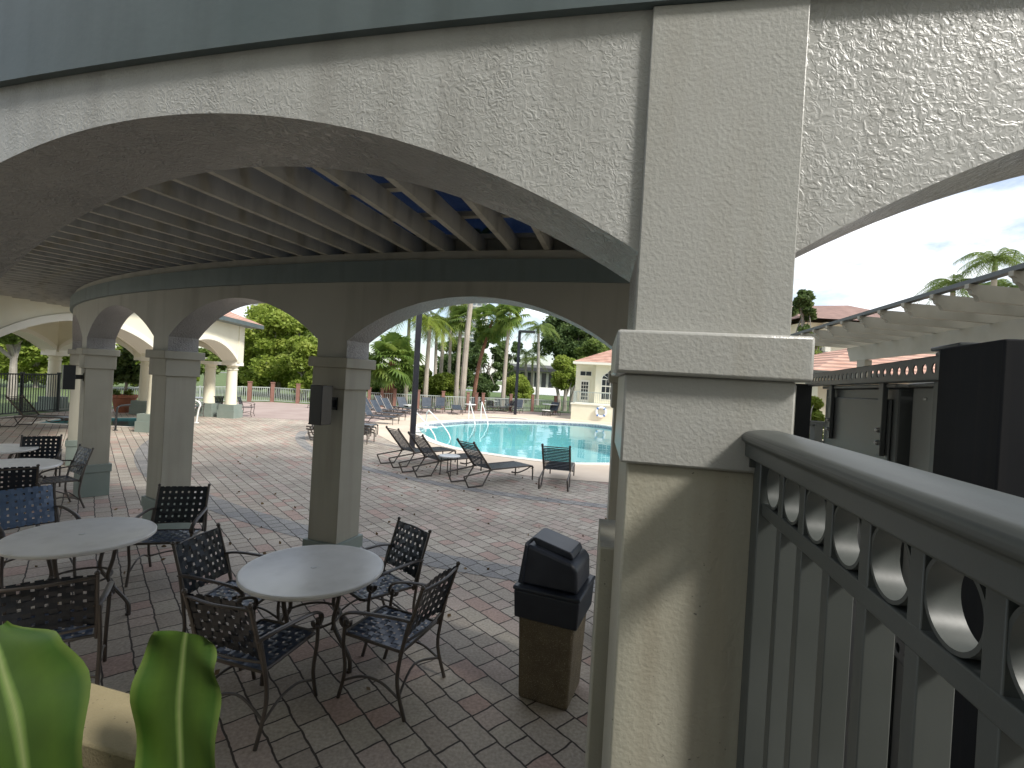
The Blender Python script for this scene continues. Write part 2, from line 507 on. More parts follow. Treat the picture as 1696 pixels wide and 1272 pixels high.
# ------------------------------------------------------------------ mesh builder
class MB:
    def __init__(s):
        s.v, s.f = [], []

    def poly(s, pts):
        b = len(s.v)
        s.v += [tuple(p) for p in pts]
        s.f.append(tuple(range(b, b + len(pts))))
        return s

    def box(s, x0, x1, y0, y1, z0, z1, ang=0, o=(0, 0)):
        b = len(s.v)
        ca, sa = math.cos(ang), math.sin(ang)
        for z in (z0, z1):
            for x, y in ((x0, y0), (x1, y0), (x1, y1), (x0, y1)):
                s.v.append((o[0] + x * ca - y * sa, o[1] + x * sa + y * ca, z))
        for q in ((3, 2, 1, 0), (4, 5, 6, 7), (0, 1, 5, 4), (1, 2, 6, 5), (2, 3, 7, 6), (3, 0, 4, 7)):
            s.f.append(tuple(b + i for i in q))
        return s

    def cbox(s, c, w, d, z0, z1, ang=0):
        return s.box(-w / 2, w / 2, -d / 2, d / 2, z0, z1, ang, c)

    def frustum(s, c, w0, d0, w1, d1, z0, z1, ang=0, shift=(0, 0)):
        b = len(s.v)
        ca, sa = math.cos(ang), math.sin(ang)
        for (w, d, z, sx, sy) in ((w0, d0, z0, 0, 0), (w1, d1, z1, shift[0], shift[1])):
            for x, y in ((-w / 2, -d / 2), (w / 2, -d / 2), (w / 2, d / 2), (-w / 2, d / 2)):
                x += sx
                y += sy
                s.v.append((c[0] + x * ca - y * sa, c[1] + x * sa + y * ca, z))
        for q in ((3, 2, 1, 0), (4, 5, 6, 7), (0, 1, 5, 4), (1, 2, 6, 5), (2, 3, 7, 6), (3, 0, 4, 7)):
            s.f.append(tuple(b + i for i in q))
        return s

    def tube(s, pts, r, n=8, closed=False, flat=None, rr=None):
        pts = [Vector(p) for p in pts]
        k = len(pts)
        b = len(s.v)
        prev = None
        for i, p in enumerate(pts):
            if closed:
                t = pts[(i + 1) % k] - pts[i - 1]
            else:
                t = pts[min(i + 1, k - 1)] - pts[max(i - 1, 0)]
            if t.length < 1e-9: t = Vector((0, 0, 1))
            t.normalize()
            if prev is None:
                u = Vector((0, 0, 1)).cross(t)
                if u.length < .2: u = Vector((1, 0, 0)).cross(t)
            else:
                u = prev - t * prev.dot(t)
            u.normalize()
            prev = u
            w = t.cross(u)
            ri = rr[i] if rr else r
            for j in range(n):
                a = 2 * PI * j / n + PI / n
                fu, fw = (1, 1) if flat is None else flat
                q = p + u * (math.cos(a) * ri * fu) + w * (math.sin(a) * ri * fw)
                s.v.append(tuple(q))
        m = k if closed else k - 1
        for i in range(m):
            i2 = (i + 1) % k
            for j in range(n):
                j2 = (j + 1) % n
                s.f.append((b + i * n + j, b + i * n + j2, b + i2 * n + j2, b + i2 * n + j))
        if not closed:
            s.f.append(tuple(b + j for j in range(n))[::-1])
            s.f.append(tuple(b + (k - 1) * n + j for j in range(n)))
        return s

    def lathe(s, prof, c=(0, 0), n=20, cap=True):
        b = len(s.v)
        for (r, z) in prof:
            for j in range(n):
                a = 2 * PI * j / n
                s.v.append((c[0] + r * math.cos(a), c[1] + r * math.sin(a), z))
        for i in range(len(prof) - 1):
            for j in range(n):
                j2 = (j + 1) % n
                s.f.append((b + i * n + j, b + i * n + j2, b + (i + 1) * n + j2, b + (i + 1) * n + j))
        if cap:
            s.f.append(tuple(b + j for j in range(n))[::-1])
            s.f.append(tuple(b + (len(prof) - 1) * n + j for j in range(n)))
        return s

    def ball(s, c, r, n=8):
        prof = [(max(1e-4, r * math.sin(PI * i / n)), c[2] - r * math.cos(PI * i / n)) for i in range(n + 1)]
        return s.lathe(prof, (c[0], c[1]), n, cap=False)

    def prism(s, pts, z0, z1):
        k = len(pts)
        b = len(s.v)
        s.v += [(p[0], p[1], z0) for p in pts] + [(p[0], p[1], z1) for p in pts]
        s.f.append(tuple(b + i for i in range(k))[::-1])
        s.f.append(tuple(b + k + i for i in range(k)))
        for i in range(k):
            j = (i + 1) % k
            s.f.append((b + i, b + j, b + k + j, b + k + i))
        return s

    def extr(s, pts, d):
        """polygon in space pushed along d"""
        k = len(pts)
        b = len(s.v)
        d = Vector(d)
        s.v += [tuple(p) for p in pts] + [tuple(Vector(p) + d) for p in pts]
        s.f.append(tuple(b + i for i in range(k))[::-1])
        s.f.append(tuple(b + k + i for i in range(k)))
        for i in range(k):
            j = (i + 1) % k
            s.f.append((b + i, b + j, b + k + j, b + k + i))
        return s

    def build(s, name, m, parent=None, smooth=True, bevel=0, loc=None, fix=True):
        me = bpy.data.meshes.new(name)
        me.from_pydata(s.v, [], s.f)
        if fix:
            import bmesh
            bm = bmesh.new()
            bm.from_mesh(me)
            bmesh.ops.recalc_face_normals(bm, faces=bm.faces)
            bm.to_mesh(me)
            bm.free()
        me.materials.append(m)
        if smooth:
            me.shade_smooth()
            me.set_sharp_from_angle(angle=R(38))
        me.update()
        o = bpy.data.objects.new(name, me)
        C.objects.link(o)
        if parent: o.parent = parent
        if loc is not None: o.location = loc
        if bevel:
            b = o.modifiers.new('bevel', 'BEVEL')
            b.width = bevel
            b.segments = 2
            b.limit_method = 'ANGLE'
        return o


def thing(name, label, cat, loc=(0, 0, 0), rz=0, group=None):
    o = bpy.data.objects.new(name, None)
    o.empty_display_size = .2
    C.objects.link(o)
    o.location = loc
    o.rotation_euler = (0, 0, rz)
    return tag(o, label, cat, group)


def tag(o, label, cat, group=None):
    o['label'] = label
    o['category'] = cat
    if group: o['group'] = group
    return o


def struct(o, label=None):
    o['kind'] = 'structure'
    if label: o['label'] = label
    return o


KIDS = {}


def kids(o):
    return [c for c in bpy.data.objects if c.parent == o]


def copy_thing(o, loc, rz, label, parts=True, scale=None):
    if o.name not in KIDS:
        KIDS[o.name] = [(c, kids(c)) for c in kids(o)]
    r = o.copy()
    C.objects.link(r)
    r.location = loc
    r.rotation_euler = (0, 0, rz)
    r['label'] = label
    if scale: r.scale = scale
    for c, gs in KIDS[o.name]:
        q = c.copy()
        C.objects.link(q)
        q.parent = r
        for g in gs:
            w = g.copy()
            C.objects.link(w)
            w.parent = q
    return r


def sheet(name, outer, holes, z, m, under=0):
    """flat sheet with holes, as an earcut through bmesh triangle_fill"""
    import bmesh
    bm = bmesh.new()
    for loop in [outer] + holes:
        vs = [bm.verts.new((p[0], p[1], z)) for p in loop]
        for i in range(len(vs)):
            bm.edges.new((vs[i], vs[(i + 1) % len(vs)]))
    bmesh.ops.triangle_fill(bm, use_beauty=True, edges=bm.edges[:])
    for f in bm.faces:
        if f.normal.z < 0: f.normal_flip()
    me = bpy.data.meshes.new(name)
    bm.to_mesh(me)
    bm.free()
    me.materials.append(m)
    o = bpy.data.objects.new(name, me)
    C.objects.link(o)
    return o


def smooth_loop(pts, k=6):
    """closed Catmull-Rom"""
    n = len(pts)
    out = []
    for i in range(n):
        p0, p1, p2, p3 = [Vector((pts[(i + j) % n][0], pts[(i + j) % n][1])) for j in (-1, 0, 1, 2)]
        for a in range(k):
            t = a / k
            q = .5 * ((2 * p1) + (p2 - p0) * t + (2 * p0 - 5 * p1 + 4 * p2 - p3) * t * t + (3 * p1 - p0 - 3 * p2 + p3) * t ** 3)
            out.append((q.x, q.y))
    return out


def spline(pts, k=6):
    pts = [Vector(p) for p in pts]
    n = len(pts)
    out = []
    for i in range(n - 1):
        p0 = pts[max(i - 1, 0)]
        p1, p2 = pts[i], pts[i + 1]
        p3 = pts[min(i + 2, n - 1)]
        for a in range(k):
            t = a / k
            out.append(.5 * ((2 * p1) + (p2 - p0) * t + (2 * p0 - 5 * p1 + 4 * p2 - p3) * t * t + (3 * p1 - p0 - 3 * p2 + p3) * t ** 3))
    out.append(pts[-1])
    return out


# ------------------------------------------------------------------ ground, pool
CEN = (4.0, 21.2)


def ring_pt(rad, deg):
    return (CEN[0] - rad * math.sin(R(deg)), CEN[1] - rad * math.cos(R(deg)))


def g2(px, py, h=0):
    p = G(px, py, h)
    return (p.x, p.y)


pool_ctrl = [g2(1004, 768), g2(940, 767), g2(880, 761), g2(820, 753), g2(760, 743), g2(715, 728), g2(694, 712), g2(705, 703), g2(735, 699),
             g2(790, 696), g2(860, 696.5), g2(930, 699), g2(985, 703)]
pf = Vector(pool_ctrl[0])
pl = Vector(pool_ctrl[-1])
pool = smooth_loop(pool_ctrl + [(pl.x + 1.2, pl.y - 1.8), (pl.x + 2.0, pl.y - 4.5), (pf.x + 3.6, pf.y + 3.2), (pf.x + 2.2, pf.y + .9)], 6)


def offset_loop(pts, d):
    n = len(pts)
    a = sum(pts[i][0] * pts[(i + 1) % n][1] - pts[(i + 1) % n][0] * pts[i][1] for i in range(n))
    sg = 1 if a > 0 else -1
    out = []
    for i in range(n):
        p, q = Vector(pts[i - 1]), Vector(pts[(i + 1) % n])
        t = (q - p).normalized()
        out.append((pts[i][0] + t.y * d * sg, pts[i][1] - t.x * d * sg))
    return out


spa_c = (G(64, 700), G(238, 707.5), G(238, 692), G(110, 693))
spa = [(p.x, p.y) for p in spa_c]

deck_front = [(604, 706), (622, 718), (660, 738), (710, 758), (770, 773), (870, 788), (1000, 799)]
deck_back = [(1010, 690.5), (930, 688), (850, 686), (760, 685.5), (700, 687), (650, 692), (620, 699)]
deck = smooth_loop([g2(*p) for p in deck_front] + [(9, 11.2), (15, 16), (18, 24), (14, 31)] + [g2(*p) for p in deck_back], 4)
poolhole = offset_loop(pool, .0)
copo = offset_loop(pool, .32)

big = [(-900, -200), (900, -200), (900, 1500), (-900, 1500)]
struct(sheet('ground', big, [copo, offset_loop(spa, -.05)], -.03, M['grass2']))
fence_px = [(-40, 694), (95, 682), (230, 674.5), (330, 668.5), (395, 665.2), (450, 665.7), (493, 668.5), (540, 671), (630, 674), (700, 677), (740, 679),
            (800, 680.5), (880, 681.5), (948, 685)]
fence_w = [g2(*p) for p in fence_px]
paved = [(-40, -8), (40, -8), (40, 36), (9.5, 36)] + fence_w[::-1] + [(-40, 22)]
struct(sheet('patio_pavers', paved, [copo, spa], 0, M['pavers']))
terr = [g2(395, 691), g2(450, 693), g2(520, 697), g2(580, 701)] + [g2(*p) for p in [(604, 705), (625, 699.5), (655, 692.5), (700, 688), (760, 686.5), (850, 687), (930, 689), (1010, 691.5)]] \
    + [(9.4, 33), (9.4, 35.9)] + [(p[0], p[1] - .05) for p in fence_w[::-1][:10]]
struct(sheet('terrace', terr, [], .005, M['terrace']))
struct(sheet('pool_deck', deck, [copo], .009, M['concrete']))
# coping ring, water-line tile, basin
m_ = MB()
n_ = len(pool)
for i in range(n_):
    j = (i + 1) % n_
    a, b, c, d = pool[i], pool[j], copo[j], copo[i]
    m_.poly([(a[0], a[1], .035), (b[0], b[1], .035), (c[0], c[1], .03), (d[0], d[1], .03)])
    m_.poly([(a[0], a[1], -.03), (b[0], b[1], -.03), (b[0], b[1], .035), (a[0], a[1], .035)])
    m_.poly([(d[0], d[1], .03), (c[0], c[1], .03), (c[0], c[1], -.04), (d[0], d[1], -.04)])
struct(m_.build('pool_coping', M['coping'], fix=False))
m_ = MB()
for i in range(n_):
    j = (i + 1) % n_
    a, b = pool[i], pool[j]
    m_.poly([(a[0], a[1], -.2), (b[0], b[1], -.2), (b[0], b[1], -.03), (a[0], a[1], -.03)])
struct(m_.build('waterline_tiles', M['watertile'], fix=False))
m_ = MB()
for i in range(n_):
    j = (i + 1) % n_
    a, b = pool[i], pool[j]
    m_.poly([(a[0], a[1], -1.5), (b[0], b[1], -1.5), (b[0], b[1], -.2), (a[0], a[1], -.2)])
m_.poly([(p[0], p[1], -1.5) for p in pool])
struct(m_.build('pool_basin', M['plaster'], fix=False))
struct(sheet('pool_water', pool, [], -.11, M['water']))
# spa basin
m_ = MB()
for i in range(4):
    a, b = spa[i], spa[(i + 1) % 4]
    m_.poly([(a[0], a[1], -.9), (b[0], b[1], -.9), (b[0], b[1], .0), (a[0], a[1], .0)])
m_.poly([(p[0], p[1], -.9) for p in spa])
struct(m_.build('spa_basin', M['plaster2'], fix=False))
struct(sheet('spa_water', spa, [], -.06, M['spawater']))
m_ = MB()
so = offset_loop(spa, .35)
for i in range(4):
    j = (i + 1) % 4
    a, b, c, d = spa[i], spa[j], so[j], so[i]
    m_.poly([(a[0], a[1], .006), (b[0], b[1], .006), (c[0], c[1], .006), (d[0], d[1], .006)])
struct(m_.build('spa_coping', M['coping'], fix=False))


def ring_sheet(name, r0, r1, a0, a1, z, m, n=90):
    mb = MB()
    for i in range(n):
        b0, b1 = a0 + (a1 - a0) * i / n, a0 + (a1 - a0) * (i + 1) / n
        q = [ring_pt(r0, b0), ring_pt(r1, b0), ring_pt(r1, b1), ring_pt(r0, b1)]
        mb.poly([(p[0], p[1], z) for p in q])
    return struct(mb.build(name, m))


BANDM = paver_mat('grey_band_pavers', R(-131), .29, .19, [(0, (.31, .30, .285)), (.3, (.35, .335, .31)), (.7, (.28, .27, .26))])
ring_sheet('paver_band', 11.85, 12.15, -40, 75, .004, BANDM)
ring_sheet('paver_band', 15.6, 16.05, -40, 75, .004, BANDM)

# landing under the photographer
struct(MB().box(-3, 3.2, -4, .9, 0, 1.14).build('landing', M['landing']))

# lawn, road, far water
struct(sheet('lawn', [g2(560, 668), g2(800, 679.5), g2(880, 680.8), (9, 36.2), (30, 36.2), (60, 120), (-40, 120)], [], -.02, M['lawn']))
def far_quad(name, x0, x1, y0, y1, z, m):
    return struct(sheet(name, [(x0, y0), (x1, y0), (x1, y1), (x0, y1)], [], z, m))
far_quad('canal_water', -10, 80, 92, 104, .02, M['canal'])
far_quad('road', -400, 400, 135, 146, .02, M['road'])


# ------------------------------------------------------------------ arcades
def arched(path, s0, s1, bays, zcap, spring, rise, ztop, ti, to, nseg=26, mb=None):
    """path(s)->(x,y,nx,ny); bays=[(a,b)]; wall from -ti to +to along the normal. Returns (wall, soffit) builders"""
    W, F = MB(), []
    st = [(s0, zcap)]
    for a, b in bays:
        st.append((a, zcap))
        st.append((a, spring))
        h = (b - a) / 2
        rc = (h * h + rise * rise) / (2 * rise)
        for i in range(1, nseg):
            x = -h + 2 * h * i / nseg
            st.append((a + h + x, spring + math.sqrt(rc * rc - x * x) - (rc - rise)))
        st.append((b, spring))
        st.append((b, zcap))
    st.append((s1, zcap))
    # refine solid runs on curves
    P = []
    for s_, z in st:
        x, y, nx, ny = path(s_)
        P.append(((x + nx * to, y + ny * to), (x - nx * ti, y - ny * ti), z, s_))
    for i in range(len(P) - 1):
        (f0, b0, z0, sa), (f1, b1, z1, sb) = P[i], P[i + 1]
        same = abs(sa - sb) < 1e-6
        if not same:
            W.poly([(*f0, z0), (*f1, z1), (*f1, ztop), (*f0, ztop)])
            W.poly([(*b0, z0), (*b0, ztop), (*b1, ztop), (*b1, z1)])
            W.poly([(*f0, ztop), (*f1, ztop), (*b1, ztop), (*b0, ztop)])
        flat = (not same) and z0 == zcap and z1 == zcap
        if flat: W.poly([(*f0, z0), (*b0, z0), (*b1, z1), (*f1, z1)])
        else:
            if same and z0 == zcap: F.append(MB())
            F[-1].poly([(*f0, z0), (*b0, z0), (*b1, z1), (*f1, z1)])
    for k in (0, -1):
        f, b, z, _ = P[k]
        W.poly([(*f, z), (*b, z), (*b, ztop), (*f, ztop)])
    return W, F


def ringpath(rad):
    def f(s):
        a = s / rad
        sa, ca = math.sin(a), math.cos(a)
        return (CEN[0] - rad * sa, CEN[1] - rad * ca, -sa, -ca)
    return f


def fascia_ring(r0, r1, a0, a1, z0, z1, n=120):
    mb = MB()
    pr = [[], [], [], []]
    for i in range(n + 1):
        a = a0 + (a1 - a0) * i / n
        p, q = ring_pt(r0, a), ring_pt(r1, a)
        pr[0].append((*p, z0)); pr[1].append((*q, z0)); pr[2].append((*q, z1)); pr[3].append((*p, z1))
    b = 0
    for k in range(4):
        mb.v += pr[k]
    N = n + 1
    for k in range(4):
        k2 = (k + 1) % 4
        for i in range(n):
            mb.f.append((k * N + i, k * N + i + 1, k2 * N + i + 1, k2 * N + i))
    mb.f.append((0, N, 2 * N, 3 * N))
    mb.f.append((n, N + n, 2 * N + n, 3 * N + n))
    return mb


Z_CAPB, Z_CAPT, Z_NECK = 2.335, 2.44, 2.115
SPR = 2.655


def column(parent, c, ang, w, base=0, mlow='shaft', mneck='shaft', label=None):
    col = MB().cbox(c, w, w, base, Z_NECK, ang).build('column', M[mlow], parent, bevel=.006)
    if label: col['label'] = label
    MB().cbox(c, w + .055, w + .055, Z_NECK, Z_CAPB, ang).build('neck', M[mneck], col, bevel=.006)
    MB().cbox(c, w + .125, w + .125, Z_CAPB, Z_CAPT, ang).build('capital', M[mneck], col, bevel=.008)
    mb = MB().cbox(c, w + .04, w + .04, 0, .40, ang)
    mb.cbox(c, w + .07, w + .07, .40, .53, ang)
    mb.build('plinth', M['plinth'], col, bevel=.006)
    return col


# near arcade
near = thing('stucco_arcade', 'pale textured stucco arcade wall with the big arch in front of the camera', 'arcade wall')
RN = 20.135
nh = .185
nang = [-8.3, .8, 10.0, 20.0, 29.2]
sN = [R(a) * RN for a in nang]
bays = [(sN[i] + .178, sN[i + 1] - .178) for i in range(4)]
bays[2] = (sN[2] + .178, R(18.9) * RN)
bays[3] = (sN[3] + .178, sN[4] - .178)
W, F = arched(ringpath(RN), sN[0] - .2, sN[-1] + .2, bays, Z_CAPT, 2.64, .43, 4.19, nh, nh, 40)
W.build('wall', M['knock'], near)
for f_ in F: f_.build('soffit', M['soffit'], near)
for i, a in enumerate(nang):
    c = ring_pt(RN, a)
    # pilaster strip running on up the wall
    MB().box(-.178, .178, -.008, .036, Z_CAPT, 3.239, -R(a), ring_pt(RN + nh + .006, a)).build('pilaster', M['stucco'], near, bevel=.003)
    q = ring_pt(RN + .006, a)
    col = MB().cbox(q, .356, .37, 0, Z_NECK, -R(a)).build('column', M['lowstucco'], near, bevel=.006)
    MB().cbox(q, .39, .40, Z_NECK, Z_CAPB, -R(a)).build('neck', M['stucco'], col, bevel=.006)
    MB().cbox(q, .44, .455, Z_CAPB, Z_CAPT, -R(a)).build('capital', M['stucco'], col, bevel=.008)
fascia_ring(RN + nh + .002, RN + nh + .028, -12, 32, 3.24, 4.2).build('fascia', M['trim'], near)  # fascia and wall raised out of view to block sun from the patio
MB().box(-.105, .155, -.36, .0, 0, 1.76, -R(10), (.49, 1.98)).build('pier', M['lowstucco'], near, bevel=.006)

# far arcade
far = thing('column_arcade', 'curved shaded arcade of square columns and low arches facing the pool', 'arcade wall')
RF = 17.0
fang = [9.75, 20.0, 29.8, 40.1, 50.9]
sF = [R(a) * RF for a in fang]
bays = [(sF[i] + .185, sF[i + 1] - .185) for i in range(len(fang) - 1)]
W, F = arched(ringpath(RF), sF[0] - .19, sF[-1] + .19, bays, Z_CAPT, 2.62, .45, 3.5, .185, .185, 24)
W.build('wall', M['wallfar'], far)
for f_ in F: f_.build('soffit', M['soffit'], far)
for a in fang:
    column(far, ring_pt(RF, a), -R(a), .365)
fascia_ring(RF + .187, RF + .235, 6.1, 51.8, 3.21, 3.41, 120).build('fascia', M['trim_lightened'], far)
fascia_ring(RF - .235, RF - .187, 8.9, 51.8, 3.21, 3.41, 160).build('fascia', M['trim_lightened'], far)

# pergola roof
perg = thing('pergola_roof', 'curved pergola roof of cream timber rafters spanning overhead between the two arcades', 'pergola')
a = 5.9
k = 0
while a < 74 and k < 99:
    c, sn = math.cos(-R(a)), math.sin(-R(a))
    p = ring_pt(RF - .25, a)
    mb = MB()
    L_ = RN - nh - (RF - .25) - .004
    # local y is outward from the centre, negative direction
    mb.box(-.024, .024, -L_, -.16, 3.5, 3.66, -R(a), p)
    mb.build('rafter', M['timber'], perg)
    a += 1.12
    k += 1
for rr_ in (17.0, 17.62, 18.25, 18.88, 19.5):
    fascia_ring(rr_ - .035, rr_ + .035, 5.6, 74, 3.663, 3.705, 160).build('purlin', M['timber'], perg)
fascia_ring(16.7, 19.945, 5.6, 74, 3.715, 3.722, 100).build('tinted_panel', M['panel'], perg)

fascia_ring(RF - .10, RF - .06, 5.8, 73, 3.505, 3.712, 160).build('ledger', M['timber'], perg)
# wall lights on the far columns
def sconce(i, label):
    a = fang[i]
    c = ring_pt(RF, a)
    ang = -R(a)
    t = thing('wall_light', label, 'wall light', (c[0], c[1], 0), ang, 'dark box lights on the arcade columns')
    MB().box(-.02, .13, -.44, -.29, 1.76, 2.15).build('housing', M['blackm'], t, bevel=.006)
    MB().box(.035, .085, -.29, -.196, 1.93, 2.0).build('arm', M['blackm'], t)
    MB().box(.01, .11, -.197, -.184, 1.90, 2.03).build('backplate', M['blackm'], t)
    return t


sconce(1, 'dark box wall light on the column beside the near round table')
sconce(3, 'dark box wall light high on the column left of the terracotta pot')


# ------------------------------------------------------------------ second pergola on the right
per2 = thing('garden_pergola', 'cream timber pergola with scalloped rafter ends above the grey cabinets', 'pergola')
_a, _b = G(1312, 552, 3.55), G(1696, 433, 3.55)
pA, pB = Vector((_a.x, _a.y)), Vector((_b.x, _b.y))
pB = pB + (pB - pA).normalized() * 1.0
n2 = 13
for i in range(n2):
    t = i / (n2 - 1)
    q = pA.lerp(pB, t)
    zt = 3.5
    prof = [(0, 0), (0, -.045), (.035, -.06), (.05, -.095), (.10, -.115), (.13, -.16), (6.0, -.16), (6.0, 0)]
    pts = [(q.x + x, q.y + x * .12, zt + z) for x, z in prof]
    MB().extr(pts, (0.0, .045, 0)).build('rafter', M['timber2'], per2)
dr = (pB - pA).normalized()
for off, zz in ((.06, 3.503), (.9, 3.503), (1.7, 3.503), (2.6, 3.503)):
    a0, b0 = pA + Vector((off, 0)) - dr * .3, pB + Vector((off, 0)) + dr * .3
    nrm = Vector((-dr.y, dr.x)) * .04
    MB().prism([(a0.x - nrm.x, a0.y - nrm.y), (b0.x - nrm.x, b0.y - nrm.y), (b0.x + nrm.x, b0.y + nrm.y), (a0.x + nrm.x, a0.y + nrm.y)], zz, zz + .045).build('batten', M['railpaint'], per2)
_a, _b = G(1403, 577, 3.335), G(1696, 527, 3.335)
bA, bB = Vector((_a.x, _a.y)), Vector((_b.x, _b.y))
bB = bB + (bB - bA).normalized() * 1.2
db = (bB - bA).normalized()
nb = Vector((-db.y, db.x)) * .06
prof = [(0, 0), (0, -.05), (.05, -.07), (.06, -.14), (.11, -.19), (.15, -.27), ((bB - bA).length + .4, -.27), ((bB - bA).length + .4, 0)]
pts = [(bA.x + db.x * x, bA.y + db.y * x, 3.335 + z) for x, z in prof]
MB().extr(pts, (nb.x, nb.y, 0)).build('beam', M['timber2'], per2)
pp = bA + db * .75
MB().cbox((pp.x, pp.y), .16, .16, 0, 3.06, .2).build('post', M['timber2'], per2)
pp = bB
MB().cbox((pp.x, pp.y), .16, .16, 0, 3.06, .2).build('post', M['timber2'], per2)

# ------------------------------------------------------------------ railing beside the camera
rail = thing('metal_railing', 'grey painted metal railing with a row of rings running from the pillar to the camera', 'railing')
r0 = Vector((.613, 1.17))
rd = Vector((-.215, -.977)).normalized()
rn = Vector((-rd.y, rd.x))       # towards the outside (right)
if rn.x < 0: rn = -rn
RT = 2.216


def rp(s, off, z):
    q = r0 + rd * s + rn * off
    return (q.x, q.y, z)


prof = [(-.05, -.062), (-.05, -.03), (-.06, -.024), (-.06, -.012), (-.05, -.003), (-.02, .003), (.02, .003), (.05, -.003), (.06, -.012), (.06, -.024), (.05, -.03), (.05, -.062)]
MB().extr([rp(-.0, o_, RT + z_) for o_, z_ in prof], (rd.x * 1.9, rd.y * 1.9, 0)).build('handrail', M['railpaint'], rail, bevel=.004)
MB().box(-.04, .04, -.035, .0, 2.13, 2.175, math.atan2(rd.y, rd.x) + PI / 2, (r0.x, r0.y)).build('bracket', M['railpaint'], rail)
MB().extr([rp(.0, o_, z_) for o_, z_ in ((-.019, 2.030), (-.019, 2.058), (.019, 2.058), (.019, 2.030))], (rd.x * 1.9, rd.y * 1.9, 0)).build('ring_rail', M['railpaint'], rail, bevel=.002)
ra = math.atan2(rd.y, rd.x)
MB().box(0.02, .075, -.027, .027, 1.14, 2.153, ra, (r0.x, r0.y)).build('end_post', M['railpaint'], rail, bevel=.003)
s_ = .135
for i in range(14):
    # ring between the two rails
    mb = MB()
    rc_, th = .0475, .0050
    n = 40
    b = len(mb.v)
    for j in range(n):
        a = 2 * PI * j / n
        for (r_, o_) in ((rc_, -.016), (rc_, .016), (rc_ - th, .016), (rc_ - th, -.016)):
            mb.v.append(rp(s_ + r_ * math.cos(a), o_, 2.106 + r_ * math.sin(a)))
    for j in range(n):
        j2 = (j + 1) % n
        for k in range(4):
            k2 = (k + 1) % 4
            mb.f.append((j * 4 + k, j * 4 + k2, j2 * 4 + k2, j2 * 4 + k))
    mb.build('ring', M['railpaint'], rail)
    q = s_ + .0575
    MB().box(q - .013, q + .013, -.018, .018, 1.2, 2.153, ra, (r0.x, r0.y)).build('baluster', M['railpaint'], rail, bevel=.0015)
    s_ += .115
MB().extr([rp(.0, o_, z_) for o_, z_ in ((-.019, 1.17), (-.019, 1.2), (.019, 1.2), (.019, 1.17))], (rd.x * 1.9, rd.y * 1.9, 0)).build('bottom_rail', M['railpaint'], rail)

# ------------------------------------------------------------------ cabinets and struts
u0 = Vector((1.01, 1.15))
ud = Vector((.5, 1.35)).normalized()
un = Vector((ud.y, -ud.x))       # away to the right
ua = math.atan2(ud.y, ud.x)


def strut_channel(name, label, z, s0=.0, s1=1.55, step=.055):
    t = thing(name, label, 'steel channel', (0, 0, 0), 0, 'perforated steel channels carrying the cabinets')
    hs, hh = .014, .0085
    sN_ = []
    s = s0 + .02
    mb = MB()
    # web with round holes: built as plates around octagonal openings
    while s + step <= s1:
        c = s + step / 2
        zc = z - .03
        n = 12
        ov = [(hs * math.cos(2 * PI * j / n), .0125 * math.sin(2 * PI * j / n)) for j in range(n)]
        ex, ez = step / 2, .03
        outer = []
        for (x, y) in ov:
            k = min(ex / abs(x) if abs(x) > 1e-9 else 1e9, ez / abs(y) if abs(y) > 1e-9 else 1e9)
            outer.append((x * k, y * k))
        # exact corners: widen the diagonal ones
        b = len(mb.v)
        for th in (0, .003):
            for x, y in ov:
                q = u0 + ud * (c + x) + un * th
                mb.v.append((q.x, q.y, zc + y))
            for j, (x, y) in enumerate(outer):
                q = u0 + ud * (c + x) + un * th
                mb.v.append((q.x, q.y, zc + y))
        for j in range(n):
            j2 = (j + 1) % n
            mb.f.append((b + j, b + j2, b + n + j2, b + n + j))
            mb.f.append((b + 2 * n + j, b + 2 * n + j2, b + 3 * n + j2, b + 3 * n + j))
            mb.f.append((b + j, b + j2, b + 2 * n + j2, b + 2 * n + j))
        for sx in (-1, 1):
            for sz in (-1, 1):
                # corner triangles
                cx, cz = sx * ex, sz * ez
                near2 = sorted(range(n), key=lambda j: (outer[j][0] - cx) ** 2 + (outer[j][1] - cz) ** 2)[:2]
                P3 = []
                for (x, y) in (outer[near2[0]], (cx, cz), outer[near2[1]]):
                    q = u0 + ud * (c + x)
                    P3.append((q.x, q.y, zc + y))
                mb.poly(P3)
        s += step
    mb.build('web', M['steel'], t, fix=False)
    for zz in (z - .003, z - .06):
        a0 = u0 + ud * s0
        MB().box(0, s1 - s0, -.036, .0, zz, zz + .003, ua, (a0.x, a0.y)).build('flange', M['steel'], t)
    return t


strut_channel('perforated_channel', 'perforated steel channel running over the tops of the grey cabinets', 2.42)
strut_channel('perforated_channel', 'perforated steel channel seen low between the railing balusters', 1.68)


def ubox(t, name, s0, s1, o0, o1, z0, z1, m, bevel=.004):
    # box along the strut direction; offset measured away from the camera side
    return MB().box(s0, s1, -o1, -o0, z0, z1, ua, (u0.x, u0.y)).build(name, m, t, bevel=bevel)


